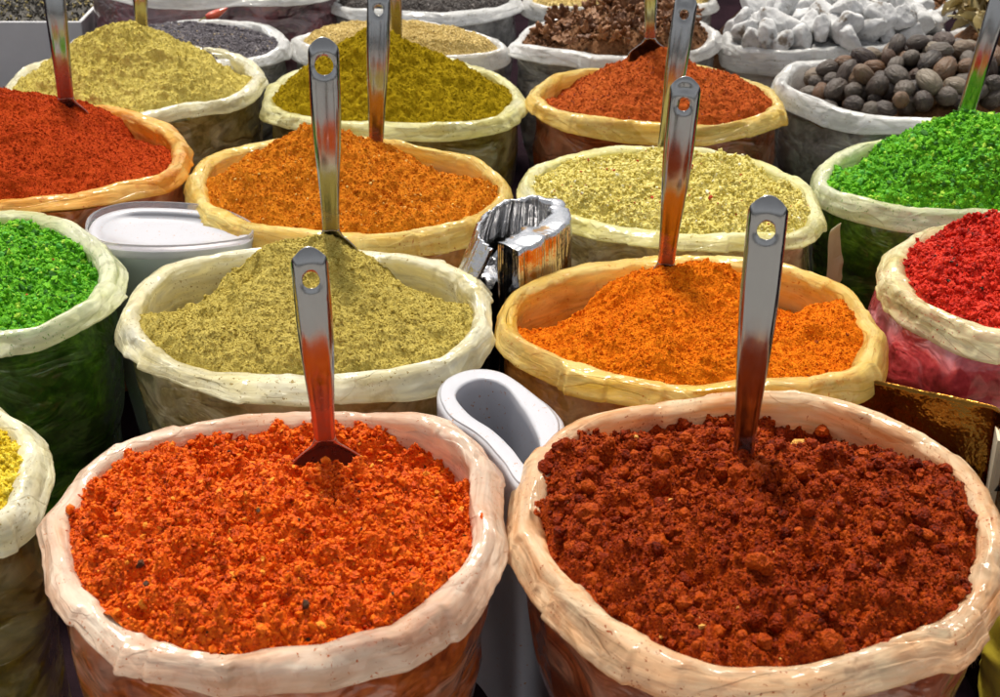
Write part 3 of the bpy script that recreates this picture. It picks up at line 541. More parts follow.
make_sack('S13', "sack with pale gold rim under a brick red powder mound, upper centre", RIMS['gold'], BM['brick'], 0.0100, .034, 143, n=500)
make_heap('S13', "brick_red_powder_mound", "brick red powder heaped in front of the star anise sack", SM['russet'],
    height_fn(-.035, [(.0, .0, .068, .52, .015), (.04, -.02, .040, .4, .03), (-.05, -.03, .025, .4, .03)], [(-.15, .06, .02, .05, .05)], seed=13), 14, rough=(.003, .002, .0012), clump=.003, crumbs=[(9000, .0008, .0026, 1, .45, .18)])
make_sack('S14', "sack with thick white rim full of brown nutmegs at top right", RIMS['white'], BM['grey'], 0.0100, .034, 154, n=500, wr=.6)
make_sack('S15', "low white rimmed sack of dark purple seeds behind the khaki mound", RIMS['white'], BM['grey'], 0.0104, .034, 165, n=420, wr=.7)
make_heap('S15', "dark_seed_heap", "small dark purple grey seeds lying flat in their white sack", SM['seed'],
    height_fn(-.026, [(.0, .02, .006, .15, .1)], [], seed=15, wob=.003), 15, segs=300, rings=80, rough=(.001, .001, .001), crumbs=[(14000, .0018, .0028, 1, .2, .05)])
make_sack('S16', "white rimmed sack of small golden seeds behind the mustard green mound", RIMS['white'], BM['grey'], 0.0104, .036, 176, n=420, wr=.7)
make_heap('S16', "golden_seed_heap", "small golden seeds in the white sack behind the mustard green mound", SM['mustard'],
    height_fn(-.018, [(.0, .0, .018, .15, .1)], [], seed=16, wob=.003), 16, segs=300, rings=80, rough=(.001, .001, .001), crumbs=[(14000, .0013, .0022, 1, .2, .05)])
make_sack('S17', "white rimmed sack full of brown star anise, top centre", RIMS['white'], BM['grey'], 0.0104, .034, 187, n=420, wr=.7)
make_sack('S18', "white sack of ash grey lumps at top right of centre", RIMS['white'], BM['whitey'], 0.0096, .05, 198, n=420, wr=.8)
make_sack('S19', "white rimmed sack of black peppercorns at the top edge", RIMS['white'], BM['grey'], 0.0104, .036, 209, n=420, wr=.7)
make_heap('S19', "peppercorn_heap", "black peppercorns in the sack cut by the top edge", SM['pepper'],
    height_fn(-.016, [(.0, .0, .010, .15, .1)], [], seed=19, wob=.003), 19, segs=240, rings=60, rough=(.001, .001, .001), crumbs=[(8000, .0020, .0030, 1, .2, .05)])
make_sack('S20', "white rimmed sack of yellow grain behind the star anise", RIMS['white'], BM['grey'], 0.0104, .036, 220, n=420, wr=.7)
make_heap('S20', "yellow_grain_heap", "yellow grain in the sack behind the star anise", SM['mustard'],
    height_fn(-.018, [(.0, .0, .014, .15, .1)], [], seed=20, wob=.003), 20, segs=240, rings=60, rough=(.001, .001, .001), crumbs=[(5000, .0015, .0025, 1, .2, .05)])
make_sack('S21', "clear sack of purple petals with white top, behind the dark seeds", RIMS['white'], BM['plum'], 0.0104, .030, 231, n=420, wr=.7, taper=.95)
make_heap('S21', "dried_petal_heap", "dried purple petals filling the clear sack at the top edge", SM['pepper'],
    height_fn(-.02, [(.0, .0, .01, .15, .1)], [], seed=21, base_z=.38), 21, segs=200, rings=40, crumbs=[(1500, .004, .009, 1, .6, .2)])
make_sack('S22', "small white rimmed sack of brown bark pieces at the top right", RIMS['white'], BM['grey'], 0.0088, .030, 242, n=360, wr=.7)
make_heap('S22', "brown_bark_heap", "brown bark pieces in the small sack at the top right", SM['under'],
    height_fn(-.02, [(.0, .0, .01, .15, .1)], [], seed=22), 22, segs=200, rings=40, crumbs=[(700, .005, .012, 1, .6, .2)])
make_sack('S25', "white rimmed sack of grey stones behind the dried leaves", RIMS['white'], BM['grey'], .009, 0.0264, 264, n=360, wr=.7)
make_heap('S25', "grey_stone_heap", "grey stones in the sack behind the dried leaves", SM['ash'],
    height_fn(-.02, [(.0, .0, .02, .15, .1)], [], seed=25), 25, segs=200, rings=40, crumbs=[(300, .010, .022, 2, .4, .2)])
make_sack('S24', "sack with grey white rim cut by the lower left edge", RIMS['cream'], BM['mustard'], 0.0108, .034, 253, taper=1.0)
make_heap('S24', "yellow_crumb_heap", "bright yellow crumbs in the lower left corner sack", SM['yolk'],
    height_fn(-.025, [(.0, .0, .0, .2, .1)], [], seed=24), 24, rough=(.004, .003, .0018), clump=.004, crumbs=[(5000, .0016, .005, 1, .5, .22)])

# ------------------------------------------------------------------ piles of countable pieces
def drop_pile(rng, key, n, rad, hf, spread=.93, tries=14, thick=1.0, off=.018):
    """settle pieces one by one on the lowest spot tried"""
    z0, pts = D[key]; Q = spline(pts, 200); c, E = inner_ring(Q, off + rad * .8); P = []
    for _ in range(n):
        best = None
        for _t in range(tries):
            k = rng.integers(0, 200); u = math.sqrt(rng.random()) * spread; xy = c + (E[k] - c) * u
            z = float(hf(np.array([xy[0] - c[0]]), np.array([xy[1] - c[1]]))[0]) + rad * thick * .5; bz = z
            for (a, b, zz) in P:
                d2 = (a - xy[0]) ** 2 + (b - xy[1]) ** 2
                if d2 < (2 * rad) ** 2 * .8: z = max(z, zz + thick * math.sqrt(max(0, (2 * rad) ** 2 * .8 - d2)))
            if best is None or (z - bz) < best[3]: best = (xy[0], xy[1], z, z - bz)
        P.append(best[:3])
    return P

def nutmeg_mesh(i, m):
    cv, cf = ico(4); p = cv * np.array([1.12, .80, .76]); d = n3(cv * [1, 3.0, 3.0], 2.2, i); d2 = ridge(cv * [1, 4.5, 4.5] + i, 1.6, i + 3)
    p = p * (1 + .05 * d + .028 * d2 + .05 * n3(cv, 1.1, i + 9))[:, None]; p[:, 0] *= np.where(p[:, 0] > 0, 1.08, .95)
    return mesh_np("nutmeg", p * .021, cf, m)
def nut_mat():
    m, nt, b, out = mat("nutmeg_shell"); oi = node(nt, "ShaderNodeObjectInfo"); tc = node(nt, "ShaderNodeTexCoord")
    c = ramp(nt, oi.outputs["Random"], [(.0, (.018, .011, .010)), (.3, (.055, .038, .030)), (.5, (.12, .098, .078)), (.7, (.028, .016, .016)), (.85, (.14, .06, .02)), (1, (.22, .18, .13))])
    mp = node(nt, "ShaderNodeMapping"); nt.links.new(tc.outputs["Object"], mp.inputs[0]); mp.inputs["Scale"].default_value = (1, 5, 5)
    v = noise(nt, 50, 4, .6, mp.outputs[0], .5); c = mixc(nt, ramp(nt, v, [(.45, (0, 0, 0)), (.7, (.7, .7, .7))]), c, (.13, .10, .075))
    nt.links.new(c, b.inputs["Base Color"]); b.inputs["Roughness"].default_value = .5; nt.links.new(bump(nt, v, .9, .004), b.inputs["Normal"])
    return m
NUT = nut_mat(); nuts = [nutmeg_mesh(i, NUT) for i in range(5)]
rng = np.random.default_rng(4); hfN = height_fn(-.045, [(.03, .0, .028, .42, .05)], [], seed=14, wob=0)
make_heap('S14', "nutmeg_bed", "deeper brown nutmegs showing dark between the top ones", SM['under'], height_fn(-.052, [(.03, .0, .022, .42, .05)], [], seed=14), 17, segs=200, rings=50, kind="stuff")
for i, (x, y, z) in enumerate(drop_pile(rng, 'S14', 130, .0175, hfN, thick=.75)):
    o = link("nutmeg", nuts[i % 5], None, (x, y, z)); s = rng.uniform(.75, 1.15); o.scale = (s, s, s)
    o.rotation_euler = (rng.uniform(0, 6), rng.normal(0, .5), rng.uniform(0, 6)); tag(o, "round brown nutmeg in the white rimmed sack at top right", "nutmeg", "nutmegs piled in the white sack")

def lump_mesh(i, m):
    cv, cf = ico(4); f = cv * np.array([1.15, .85, .75])
    d = .28 * n3(cv, 1.5, i) + .20 * ridge(cv, 1.6, i + 4) + .10 * ridge(cv, 3.2, i + 5) + .04 * n3(cv, 9, i + 6)
    rg = np.random.default_rng(i + 1); pn = rg.normal(size=(11, 3)); pn /= np.linalg.norm(pn, axis=1)[:, None]; pd = rg.uniform(.62, 1.0, 11)
    r = np.min(np.where(cv @ pn.T > .05, pd / np.maximum(cv @ pn.T, .05), 1.25), axis=1)
    d = .06 * n3(cv, 2.5, i) + .05 * ridge(cv, 4, i + 5) + .025 * n3(cv, 9, i + 6)
    return mesh_np("ash_lump", f * (r * (1 + d))[:, None] * .030, cf, m)
m, nt, b, out = mat("ashen"); nt.links.new(ramp(nt, noise(nt, 28, 5, .65), [(.34, (.16, .13, .10)), (.42, (.48, .48, .48)), (.7, (.72, .72, .72))]), b.inputs["Base Color"])
b.inputs["Roughness"].default_value = .9; nt.links.new(bump(nt, noise(nt, 90, 5, .6), .6, .004), b.inputs["Normal"])
lumps = [lump_mesh(i * 7, m) for i in range(5)]
make_heap('S18', "ash_lump_bed", "grey bed below the top ash lumps, darkened like shaded gaps", SM['ash'], height_fn(-.07, [(.0, .0, .02, .3, .07)], [], seed=18), 18, segs=200, rings=50, kind="stuff")  # bed coloured darker than the lumps, shade of the gaps painted in
for i, (x, y, z) in enumerate(drop_pile(rng, 'S18', 75, .0225, height_fn(-.05, [(.0, .0, .035, .3, .07)], [], seed=18, wob=0), thick=.5, spread=1.0, off=-.004, tries=30)):
    o = link("ash_lump", lumps[i % 5], None, (x, y, z)); s = rng.uniform(.7, 1.15); o.scale = (s, s, s)
    o.rotation_euler = tuple(rng.uniform(0, 6, 3)); tag(o, "ash grey dusty lump in the white sack beside the nutmegs", "lump", "ash grey lumps in the white sack")

def star_mesh(i, m):
    rg = np.random.default_rng(i); V = []; Fq = []; arms = [3, 2, 4, 2, 5, 3][i % 6]; st = rg.uniform(0, 6)
    for a in range(arms):
        ang = st + a * 2 * math.pi / 8 + rg.normal(0, .08); L = rg.uniform(.010, .015); w = rg.uniform(.0036, .0050); hh = rg.uniform(.003, .0045); lift = rg.uniform(-.1, .35)
        ns = 9; nc = 8; base = len(V)
        for s in range(ns):
            t = s / (ns - 1); ww = w * (math.sin(math.pi * min(1, t * .9 + .08)) ** .7) + .0003; yy = .001 + L * t
            for k in range(nc):
                q = 2 * math.pi * k / nc; xx = ww * math.cos(q); zz = hh * (ww / w) * math.sin(q) * (1 if math.sin(q) < 0 else -.25) + lift * L * t * t
                V.append((yy * math.cos(ang) - xx * math.sin(ang), yy * math.sin(ang) + xx * math.cos(ang), zz + .0007 * rg.normal()))
        Fq.append(grid_faces(ns, nc, False, True, base))
    return mesh_np("star_anise", np.array(V), Fq, m)
m, nt, b, out = mat("anise_husk"); oi = node(nt, "ShaderNodeObjectInfo"); c = ramp(nt, oi.outputs["Random"], [(0, (.16, .06, .02)), (.5, (.38, .155, .05)), (1, (.58, .28, .11))])
nt.links.new(mixc(nt, noise(nt, 200, 3), c, (.09, .04, .02)), b.inputs["Base Color"]); b.inputs["Roughness"].default_value = .6
nt.links.new(bump(nt, noise(nt, 300, 3), .6, .001), b.inputs["Normal"])
stars = [star_mesh(i, m) for i in range(6)]
hfA = height_fn(-.030, [(.04, .0, .040, .25, .08)], [], seed=17, wob=.004)
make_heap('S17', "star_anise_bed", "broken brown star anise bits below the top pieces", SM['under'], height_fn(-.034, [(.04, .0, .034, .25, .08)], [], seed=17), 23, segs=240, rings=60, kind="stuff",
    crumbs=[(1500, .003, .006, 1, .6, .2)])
rng = np.random.default_rng(9)
for i, (x, y, z) in enumerate(drop_pile(rng, 'S17', 230, .0105, hfA, thick=.4, tries=8, off=.014)):
    o = link("star_anise", stars[i % 6], None, (x, y, z)); s = rng.uniform(.95, 1.5); o.scale = (s, s, s)
    o.rotation_euler = (rng.normal(0, .8), rng.normal(0, .8), rng.uniform(0, 6)); tag(o, "brown woody star anise pod in the white sack at top centre", "star anise", "star anise in the white sack")

# dried leaves heaped at the top right
def leaf_mesh(i, m):
    rg = np.random.default_rng(i + 50); nl = 15; nw = 7; V = []; L = rg.uniform(.045, .065); W = rg.uniform(.011, .016); cu = rg.uniform(.2, .9); fo = rg.uniform(.3, 1.1)
    for s in range(nl):
        t = s / (nl - 1); w_ = W * math.sin(math.pi * t) ** .75 + .0004
        for k in range(nw):
            u = -1 + 2 * k / (nw - 1); V.append((L * (t - .5), w_ * u, cu * .02 * math.cos(3 * t) + fo * abs(u) * w_ + .001 * rg.normal()))
    return mesh_np("dried_leaf", np.array(V), grid_faces(nl, nw), m)
m, nt, b, out = mat("bay_leaf"); oi = node(nt, "ShaderNodeObjectInfo"); c = ramp(nt, oi.outputs["Random"], [(0, (.10, .07, .02)), (.5, (.26, .18, .06)), (.8, (.38, .30, .12)), (1, (.55, .48, .26))])
nt.links.new(c, b.inputs["Base Color"]); b.inputs["Roughness"].default_value = .5; nt.links.new(bump(nt, noise(nt, 120, 3), .4, .001), b.inputs["Normal"])
leaves = [leaf_mesh(i, m) for i in range(5)]
def mound(name, label, cx, cy, rx, ry, z0, zt, material, seed=0, crumbs=None, cat="spice", kind="stuff"):
    na, nr = 90, 30; A, T = np.meshgrid(np.linspace(0, 2 * math.pi, na, endpoint=False), np.linspace(0, 1, nr), indexing='ij')
    X = rx * T * np.cos(A); Y = ry * T * np.sin(A); p = np.stack([X + cx, Y + cy, X * 0], -1); Z = zt - (zt - z0) * T ** 1.6 + .012 * n3(p, 12, seed) * (1 - T)
    me = mesh_np(name, np.stack([X, Y, Z], -1).reshape(-1, 3), grid_faces(na, nr, True), material); o = link(name, me, None, (cx, cy, 0)); tag(o, label, cat, None, kind); return o
make_sack('S26', "sack of dried leaves behind the nutmegs at the right edge", RIMS['white'], BM['olive'], .010, 0.0264, 275, n=360, wr=.7)
hfL = height_fn(-.02, [(.0, .0, .055, .22, .08)], [], seed=26, wob=.004)
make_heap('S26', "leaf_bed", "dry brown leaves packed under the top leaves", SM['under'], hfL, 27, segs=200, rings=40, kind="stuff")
rng = np.random.default_rng(3)
for i, (x, y, z) in enumerate(drop_pile(rng, 'S26', 120, .016, hfL, thick=.12, tries=6, off=-.004, spread=1.0)):
    o = link("dried_leaf", leaves[i % 5], None, (x, y, z + .004)); o.rotation_euler = (rng.normal(0, .55), rng.normal(0, .55), rng.uniform(0, 6)); s = rng.uniform(.8, 1.2); o.scale = (s, s, s)
    tag(o, "dry olive brown leaf in the pile behind the nutmegs", "leaf", "dried leaves piled at the top right")

# ------------------------------------------------------------------ spoons
ST = lambda n, c, r=.2: steel_mat("steel_" + n, c, r)
make_spoon('p1', "spoon with orange stained neck standing in the bright orange chilli", 0.0323, 0.0194, ST("orange", (.55, .10, .012), .34), bowl_w=.070, hole=0.0078)
make_spoon('p2', "long straight spoon standing in the dark red paste spice", 0.0340, 0.0185, ST("brick", (.25, .05, .02), .10), hole=0.0081)
make_spoon('p3', "spoon with dented tip standing in the bright orange powder", 0.0340, 0.0194, ST("curry", (.55, .16, .02), .16), hole=.0070, fold=True)
make_spoon('p4', "tall spoon standing on the peak of the olive powder", 0.0340, 0.0194, ST("olive", (.34, .25, .06), .14), hole=.0105, bowl_w=.06)
make_spoon('p5', "spoon standing in the brownish orange powder, round hole near the top edge", 0.0323, 0.0202, ST("ginger", (.45, .14, .02), .14), hole=0.0064)
make_spoon('p6', "spoon in the pale flakes, half hidden behind the dented spoon", 0.0323, 0.0185, ST("straw", (.6, .5, .2), .05), hole=.0065, fold=True)
make_spoon('p7', "spoon standing in the paprika at the left, tip out of view", 0.0306, 0.0229, ST("paprika", (.40, .06, .01), .28))
make_spoon('p8', "spoon standing behind the tall khaki powder peak", 0.0255, 0.0211, ST("khaki", (.46, .36, .12), .3))
make_spoon('p9', "narrow spoon handle rising from the mustard green mound", 0.0221, 0.0176, ST("moss", (.33, .24, .02), .45))
make_spoon('p10', "spoon whose shoulders show above the brick red powder", 0.0221, 0.0176, ST("russet", (.34, .07, .02), .12), bowl_w=.072)
make_spoon('p11', "slanted spoon standing in the vivid green crumbs at the right", 0.0289, 0.0246, ST("green", (.15, .45, .02), .10))

# ------------------------------------------------------------------ things between the sacks
def ring_wall(name, outer, inner, z0o, z0, m, seed=0, n=260, wob=.0, flare=1.0, pleat=0.0, nz=40, inner_deep=.2, bev=.004, m2=None, parent=None, loc=None):
    """upright thick walled loop, like a folded stack of bags stood on end"""
    O = spline(outer, n); I = spline(inner, n); c = I.mean(0)
    def by_angle(Q):
        a = np.unwrap(np.arctan2(Q[:, 1] - c[1], Q[:, 0] - c[0])); k = np.argmin(np.abs((a + math.pi) % (2 * math.pi) - math.pi)); return np.roll(Q, -k, 0)
    O, I = by_angle(O), by_angle(I); cols = []
    zs = np.linspace(0, z0 - bev, nz)
    for z in zs:
        k = 1 + (flare - 1) * (1 - z / z0); cols.append((c + (O - c) * k, z))
    for t in (.3, .7, 1.0): cols.append((O + (I - O) * (bev * 1.0 * t / .02), z0 - bev * (1 - t) ** 2))
    for t in np.linspace(.15, .95, 10): cols.append((O + (I - O) * t, z0 + .0015 * math.sin(math.pi * t)))
    for z in np.linspace(z0 - .002, z0 - inner_deep, 20): cols.append((I, z))
    m_ = len(cols); V = np.zeros((n, m_, 3))
    for j, (q, z) in enumerate(cols): V[:, j, :2] = q; V[:, j, 2] = z
    W = V.reshape(-1, 3); nr = np.repeat((O - c)[:, None] / np.linalg.norm(O - c, axis=1)[:, None, None], m_, 1).reshape(-1, 2)
    d = wob * n3(W * [1, 1, .6], 25, seed) + wob * .5 * n3(W, 60, seed + 1)
    if pleat: d = d + pleat * ridge(W * [1, 1, .10], 85, seed + 2) + pleat * .6 * ridge(W * [1, 1, .2], 190, seed + 3)
    W[:, :2] += nr * d[:, None]; W[:, 2] += wob * n3(W, 30, seed + 4) * (W[:, 2] > z0 * .5)
    cc = np.array([c[0], c[1], 0]); W = W - cc
    o = link(name, mesh_np(name, W, grid_faces(n, m_, True), m), parent, None if parent else tuple(cc)); return o
WP = plain_mat("white_plastic", (.50, .50, .54), .32, spec=.5, coat=.3, bscale=22, bstr=.15, bdist=.004)
ntp = WP.node_tree; bp = ntp.nodes["Principled BSDF"]
spk = math_(ntp, 'MULTIPLY', math_(ntp, 'GREATER_THAN', noise(ntp, 240, 3, .7), .66), math_(ntp, 'GREATER_THAN', noise(ntp, 25, 2), .45))
ntp.links.new(mixc(ntp, spk, (.50, .50, .54), (.45, .20, .08)), bp.inputs["Base Color"]); bp.inputs["Subsurface Weight"].default_value = .2; bp.inputs["Subsurface Radius"].default_value = (.01, .01, .01)
tag(ring_wall("plastic_loop", D['loopo'][1], D['loopi'][1], 0, D['loopo'][0], WP, 5, wob=.0008, inner_deep=.25), "white plastic loop curled between the two front sacks", "plastic loop")
FO = plain_mat("silver_foil", (.60, .60, .61), .24, 1.0, bscale=70, bstr=.5, bdist=.004)
nf = FO.node_tree; kf = ramp(nf, noise(nf, 26, 3, .6), [(.60, (0, 0, 0)), (.68, (1, 1, 1))])
nf.links.new(mixc(nf, kf, (.60, .60, .61), (.50, .30, .13)), nf.nodes["Principled BSDF"].inputs["Base Color"])
def foil_curl():
    z0, pts = D['foil']; P = np.array(pts); m0 = len(P) - 1; n = 300; tt = np.linspace(0, m0, n); i = np.clip(tt.astype(int), 0, m0 - 1); u = (tt - i)[:, None]
    g = lambda k: P[np.clip(k, 0, m0)]; p0, p1, p2, p3 = g(i - 1), g(i), g(i + 1), g(i + 2)
    Q = .5 * (2 * p1 + (p2 - p0) * u + (2 * p0 - 5 * p1 + 4 * p2 - p3) * u ** 2 + (-p0 + 3 * p1 - 3 * p2 + p3) * u ** 3)
    t = np.gradient(Q, axis=0); t /= np.linalg.norm(t, axis=1)[:, None]; N = np.stack([t[:, 1], -t[:, 0]], 1); c = Q.mean(0)
    if ((Q - c) * N).sum() < 0: N = -N
    s = np.linspace(0, 1, n); th = .002 + .018 * np.clip((s - .45) / .4, 0, 1); ztop = z0 + .012 * np.sin(math.pi * s)
    nz = 50; na = 8; cols = []
    for k in range(nz): tz = k / (nz - 1); cols.append((1, tz))
    for k in range(1, na): cols.append((1 - 2 * k / na, 1))
    for k in range(nz): cols.append((-1, 1 - k / (nz - 1)))
    V = np.zeros((n, len(cols), 3))
    for j, (sd, tz) in enumerate(cols):
        V[:, j, :2] = Q + N * (th * sd)[:, None] + N * (min(.045, .20 * (1 - tz)) * np.clip(1 - s / .55, 0, 1) ** .7)[:, None]; V[:, j, 2] = ztop * tz + (.002 * (1 - sd * sd))
    W = V.reshape(-1, 3); U = np.stack([np.repeat(s * 4, len(cols)), W[:, 2] * .5, np.tile(np.array([a[0] * .02 for a in cols]), n)], 1)
    d = .0028 * ridge(U, 9, 1) + .0016 * ridge(U, 21, 2) + .0008 * ridge(U * [1, 3, 1], 40, 3) + .002 * n3(W, 30, 4)
    nr = np.repeat(N, len(cols), 0); W[:, :2] += nr * d[:, None]; W[:, 2] += .003 * n3(W, 60, 7) * (W[:, 2] > .3)
    W = W - np.array([c[0], c[1], 0]); F = grid_faces(n, len(cols), False, True)
    o = link("foil_bag_bundle", mesh_np("foil_bag_bundle", W, F, FO), None, (c[0], c[1], 0))
    tag(o, "bundle of crinkled silver foil bags bent into a loop", "foil bags")
    k = 16; T = np.linspace(0, 1, k); W = (c + (Q - c)[:, None, :] * T[None, :, None]).reshape(-1, 2) - c  # floor added inside the loop so its opening looks less black
    W = np.concatenate([W, np.full((len(W), 1), z0 - .055)], 1); W[:, 2] += .012 * ridge(W, 30, 5)
    link("added_foil_floor", mesh_np("added_foil_floor", W, grid_faces(n, k), FO), o)
foil_curl()

# shallow white tub between the left sacks
def tub():
    z0, pts = D['tub']; n = 240; Q = spline(pts, n); c = Q.mean(0); N = normals2(Q)
    root = empty("white_tub", (c[0], c[1], 0), "shallow white tub with clear lip behind the olive powder sack", "tub")
    def ringm(name, cols, m, cap=None):
        k = len(cols); V = np.zeros((n, k, 3))
        for j, (off, z, sc_) in enumerate(cols): V[:, j, :2] = c + (Q - c) * sc_ + N * off; V[:, j, 2] = z
        W = V.reshape(-1, 3) - np.array([c[0], c[1], 0]); F = [grid_faces(n, k, True)]
        if cap is not None:
            W = np.vstack([W, [[0, 0, cap]]]); i = np.arange(n); F.append(np.stack([i * k + k - 1, ((i + 1) % n) * k + k - 1, np.full(n, len(W) - 1)], 1))
        return link(name, mesh_np(name, W, F, m), root)
    pale = plain_mat("greenish_plastic", (.50, .58, .56), .35, coat=.4)
    ringm("tub_wall", [(-.012, 0, .8), (-.006, .15, .93), (0, z0 - .03, 1), (.003, z0 - .012, 1), (.002, z0 - .004, 1)], pale)
    ringm("tub_surface", [(.002, z0 - .004, 1), (-.001, z0 - .001, 1), (-.006, z0 - .002, 1), (-.012, z0 - .005, .98), (0, z0 - .007, .85), (0, z0 - .008, .5), (0, z0 - .008, .1)], WP, z0 - .008)
    m, nt, b, out = mat("clear_lip"); b.inputs["Base Color"].default_value = (.85, .82, .86, 1); b.inputs["Roughness"].default_value = .15; b.inputs["Transmission Weight"].default_value = .75; b.inputs["IOR"].default_value = 1.2
    ringm("clear_lip", [(.004, z0 - .014, 1), (.006, z0 + .002, 1), (.005, z0 + .006, 1), (.003, z0 + .006, 1), (.003, z0 - .002, 1)], m)
tub()

# gold foil pouch and printed card behind the front right sack
def pouch():
    A, B, C_ = Vector((.375, 1.40, 0)), Vector((.512, 1.338, 0)), Vector((.56, 1.28, 0))
    path = [A, A.lerp(B, .5) + Vector((.0, .012, 0)), B, B + Vector((.014, -.01, 0)), B + Vector((.016, -.10, 0))]
    n = 160; nz = 60; V = np.zeros((n, nz, 3)); L = [0]
    for i in range(4): L.append(L[-1] + (path[i + 1] - path[i]).length)
    px = np.interp(np.linspace(0, L[-1], n), L, [p.x for p in path]); py = np.interp(np.linspace(0, L[-1], n), L, [p.y for p in path])
    ker = np.ones(9) / 9; px = np.convolve(np.pad(px, 4, 'edge'), ker, 'valid'); py = np.convolve(np.pad(py, 4, 'edge'), ker, 'valid')
    for j in range(nz):
        t = j / (nz - 1); V[:, j, 0] = px; V[:, j, 1] = py - .03 * math.sin(math.pi * t) * .8; V[:, j, 2] = .322 * t
    W = V.reshape(-1, 3); W[:, 1] += .009 * n3(W, 14, 3) + .004 * ridge(W * [1, 1, .6], 26, 4); W[:, 2] += .004 * n3(W, 12, 8) * (W[:, 2] > .2)
    m = plain_mat("gold_foil", (.15, .06, .010), .20, 1.0, bscale=24, bstr=.5, bdist=.012, col2=(.28, .13, .022), cscale=14)
    o = link("gold_pouch", mesh_np("gold_pouch", W, grid_faces(n, nz), m)); s = o.modifiers.new("t", 'SOLIDIFY'); s.thickness = .0015
    tag(o, "shiny gold brown foil pouch standing behind the front right sack", "pouch")
pouch()
def text(body, size, loc, rot, m, name, parent=None, ext=.0004):
    cu = bpy.data.curves.new(name, 'FONT'); cu.body = body; cu.size = size; cu.extrude = ext; cu.align_x = 'LEFT'
    cu.materials.append(m); o = bpy.data.objects.new(name, cu); COL.objects.link(o); o.location = loc; o.rotation_euler = rot
    bpy.context.view_layer.update(); me = bpy.data.meshes.new_from_object(o.evaluated_get(bpy.context.evaluated_depsgraph_get()))
    bpy.data.objects.remove(o); o = link(name, me, parent, loc); o.rotation_euler = rot
    return o
def box_mesh(name, sx, sy, sz, m, bev=.003):
    bm = bmesh.new(); bmesh.ops.create_cube(bm, size=1); bmesh.ops.scale(bm, vec=(sx, sy, sz), verts=bm.verts); bmesh.ops.translate(bm, vec=(0, 0, sz / 2), verts=bm.verts)
    bmesh.ops.bevel(bm, geom=bm.edges[:], offset=bev, segments=2, affect='EDGES'); me = bpy.data.meshes.new(name); bm.to_mesh(me); bm.free(); me.materials.append(m); return me
def card_packet():
    root = empty("printed_packet", (.597, 1.30, 0), "cream printed packet with orange and black letters at the right edge", "packet"); root.rotation_euler = (0, 0, R(-12))
    link("packet_box", box_mesh("packet_box", .15, .05, .305, plain_mat("cream_card", (.66, .58, .42), .6)), root)
    text("RA", .024, (-.066, -.0262, .276), (R(90), 0, 0), plain_mat("orange_ink", (.62, .16, .02), .6), "orange_lettering", root)
    text("AB", .034, (-.070, -.0262, .243), (R(90), 0, 0), plain_mat("black_ink", (.02, .02, .02), .6), "black_lettering", root)
card_packet()
def small_bag(name, label, c, rx, ry, h, m, seed, cat="bag"):
    na, nz = 90, 50; V = np.zeros((na, nz, 3)); A = np.linspace(0, 2 * math.pi, na, endpoint=False)
    for j in range(nz):
        t = j / (nz - 1); k = .9 + .15 * math.sin(math.pi * min(1, t * 1.1)) if t < .8 else max(.02, (.9 + .15 * math.sin(math.pi * .88)) * math.sqrt(max(0, 1 - ((t - .8) / .2) ** 2)))
        V[:, j, 0] = rx * k * np.cos(A); V[:, j, 1] = ry * k * np.sin(A); V[:, j, 2] = h * t
    W = V.reshape(-1, 3); d = .010 * n3(W, 14, seed) + .005 * ridge(W, 30, seed); W[:, 0] += d * W[:, 0] / rx; W[:, 1] += d * W[:, 1] / ry
    return tag(link(name, mesh_np(name, W, grid_faces(na, nz, True), m), None, (*c, 0)), label, cat)
small_bag("yellow_bag", "crumpled yellow bag squeezed in below the printed packet", (.575, 1.20), .055, .05, .25, plain_mat("yellow_film", (.75, .60, .06), .3, coat=.5, bscale=40), 4)
# clear bag flap and crimson bag between the pale flakes and the crimson sack
small_bag("crimson_bag", "dull crimson bag low between the green and crimson sacks", (.50, 1.74), .07, .06, .22, plain_mat("crimson_film", (.20, .012, .02), .5, bscale=30), 9)
def flap():
    n, nz = 40, 60; V = np.zeros((n, nz, 3)); P0, P1 = Vector((.43, 1.77, 0)), Vector((.475, 1.83, 0))
    for i in range(n):
        for j in range(nz):
            s, t = i / (n - 1), j / (nz - 1); wdt = .25 + .75 * (1 - t); p = P0.lerp(P1, .5 + (s - .5) * wdt * 1.6); V[i, j] = (p.x, p.y, .33 * t)
    W = V.reshape(-1, 3); W[:, 0] += .006 * n3(W, 18, 5) + .004 * ridge(W, 30, 6)
    o = link("plastic_flap", mesh_np("plastic_flap", W, grid_faces(n, nz), plastic_rim("flap_film", (.50, .42, .22), (.66, .58, .36), (.3, .2, .05), .35, .2)))
    s = o.modifiers.new("t", 'SOLIDIFY'); s.thickness = .001
    tag(o, "dull translucent plastic flap standing right of the pale flake sack", "plastic sheet")
flap()

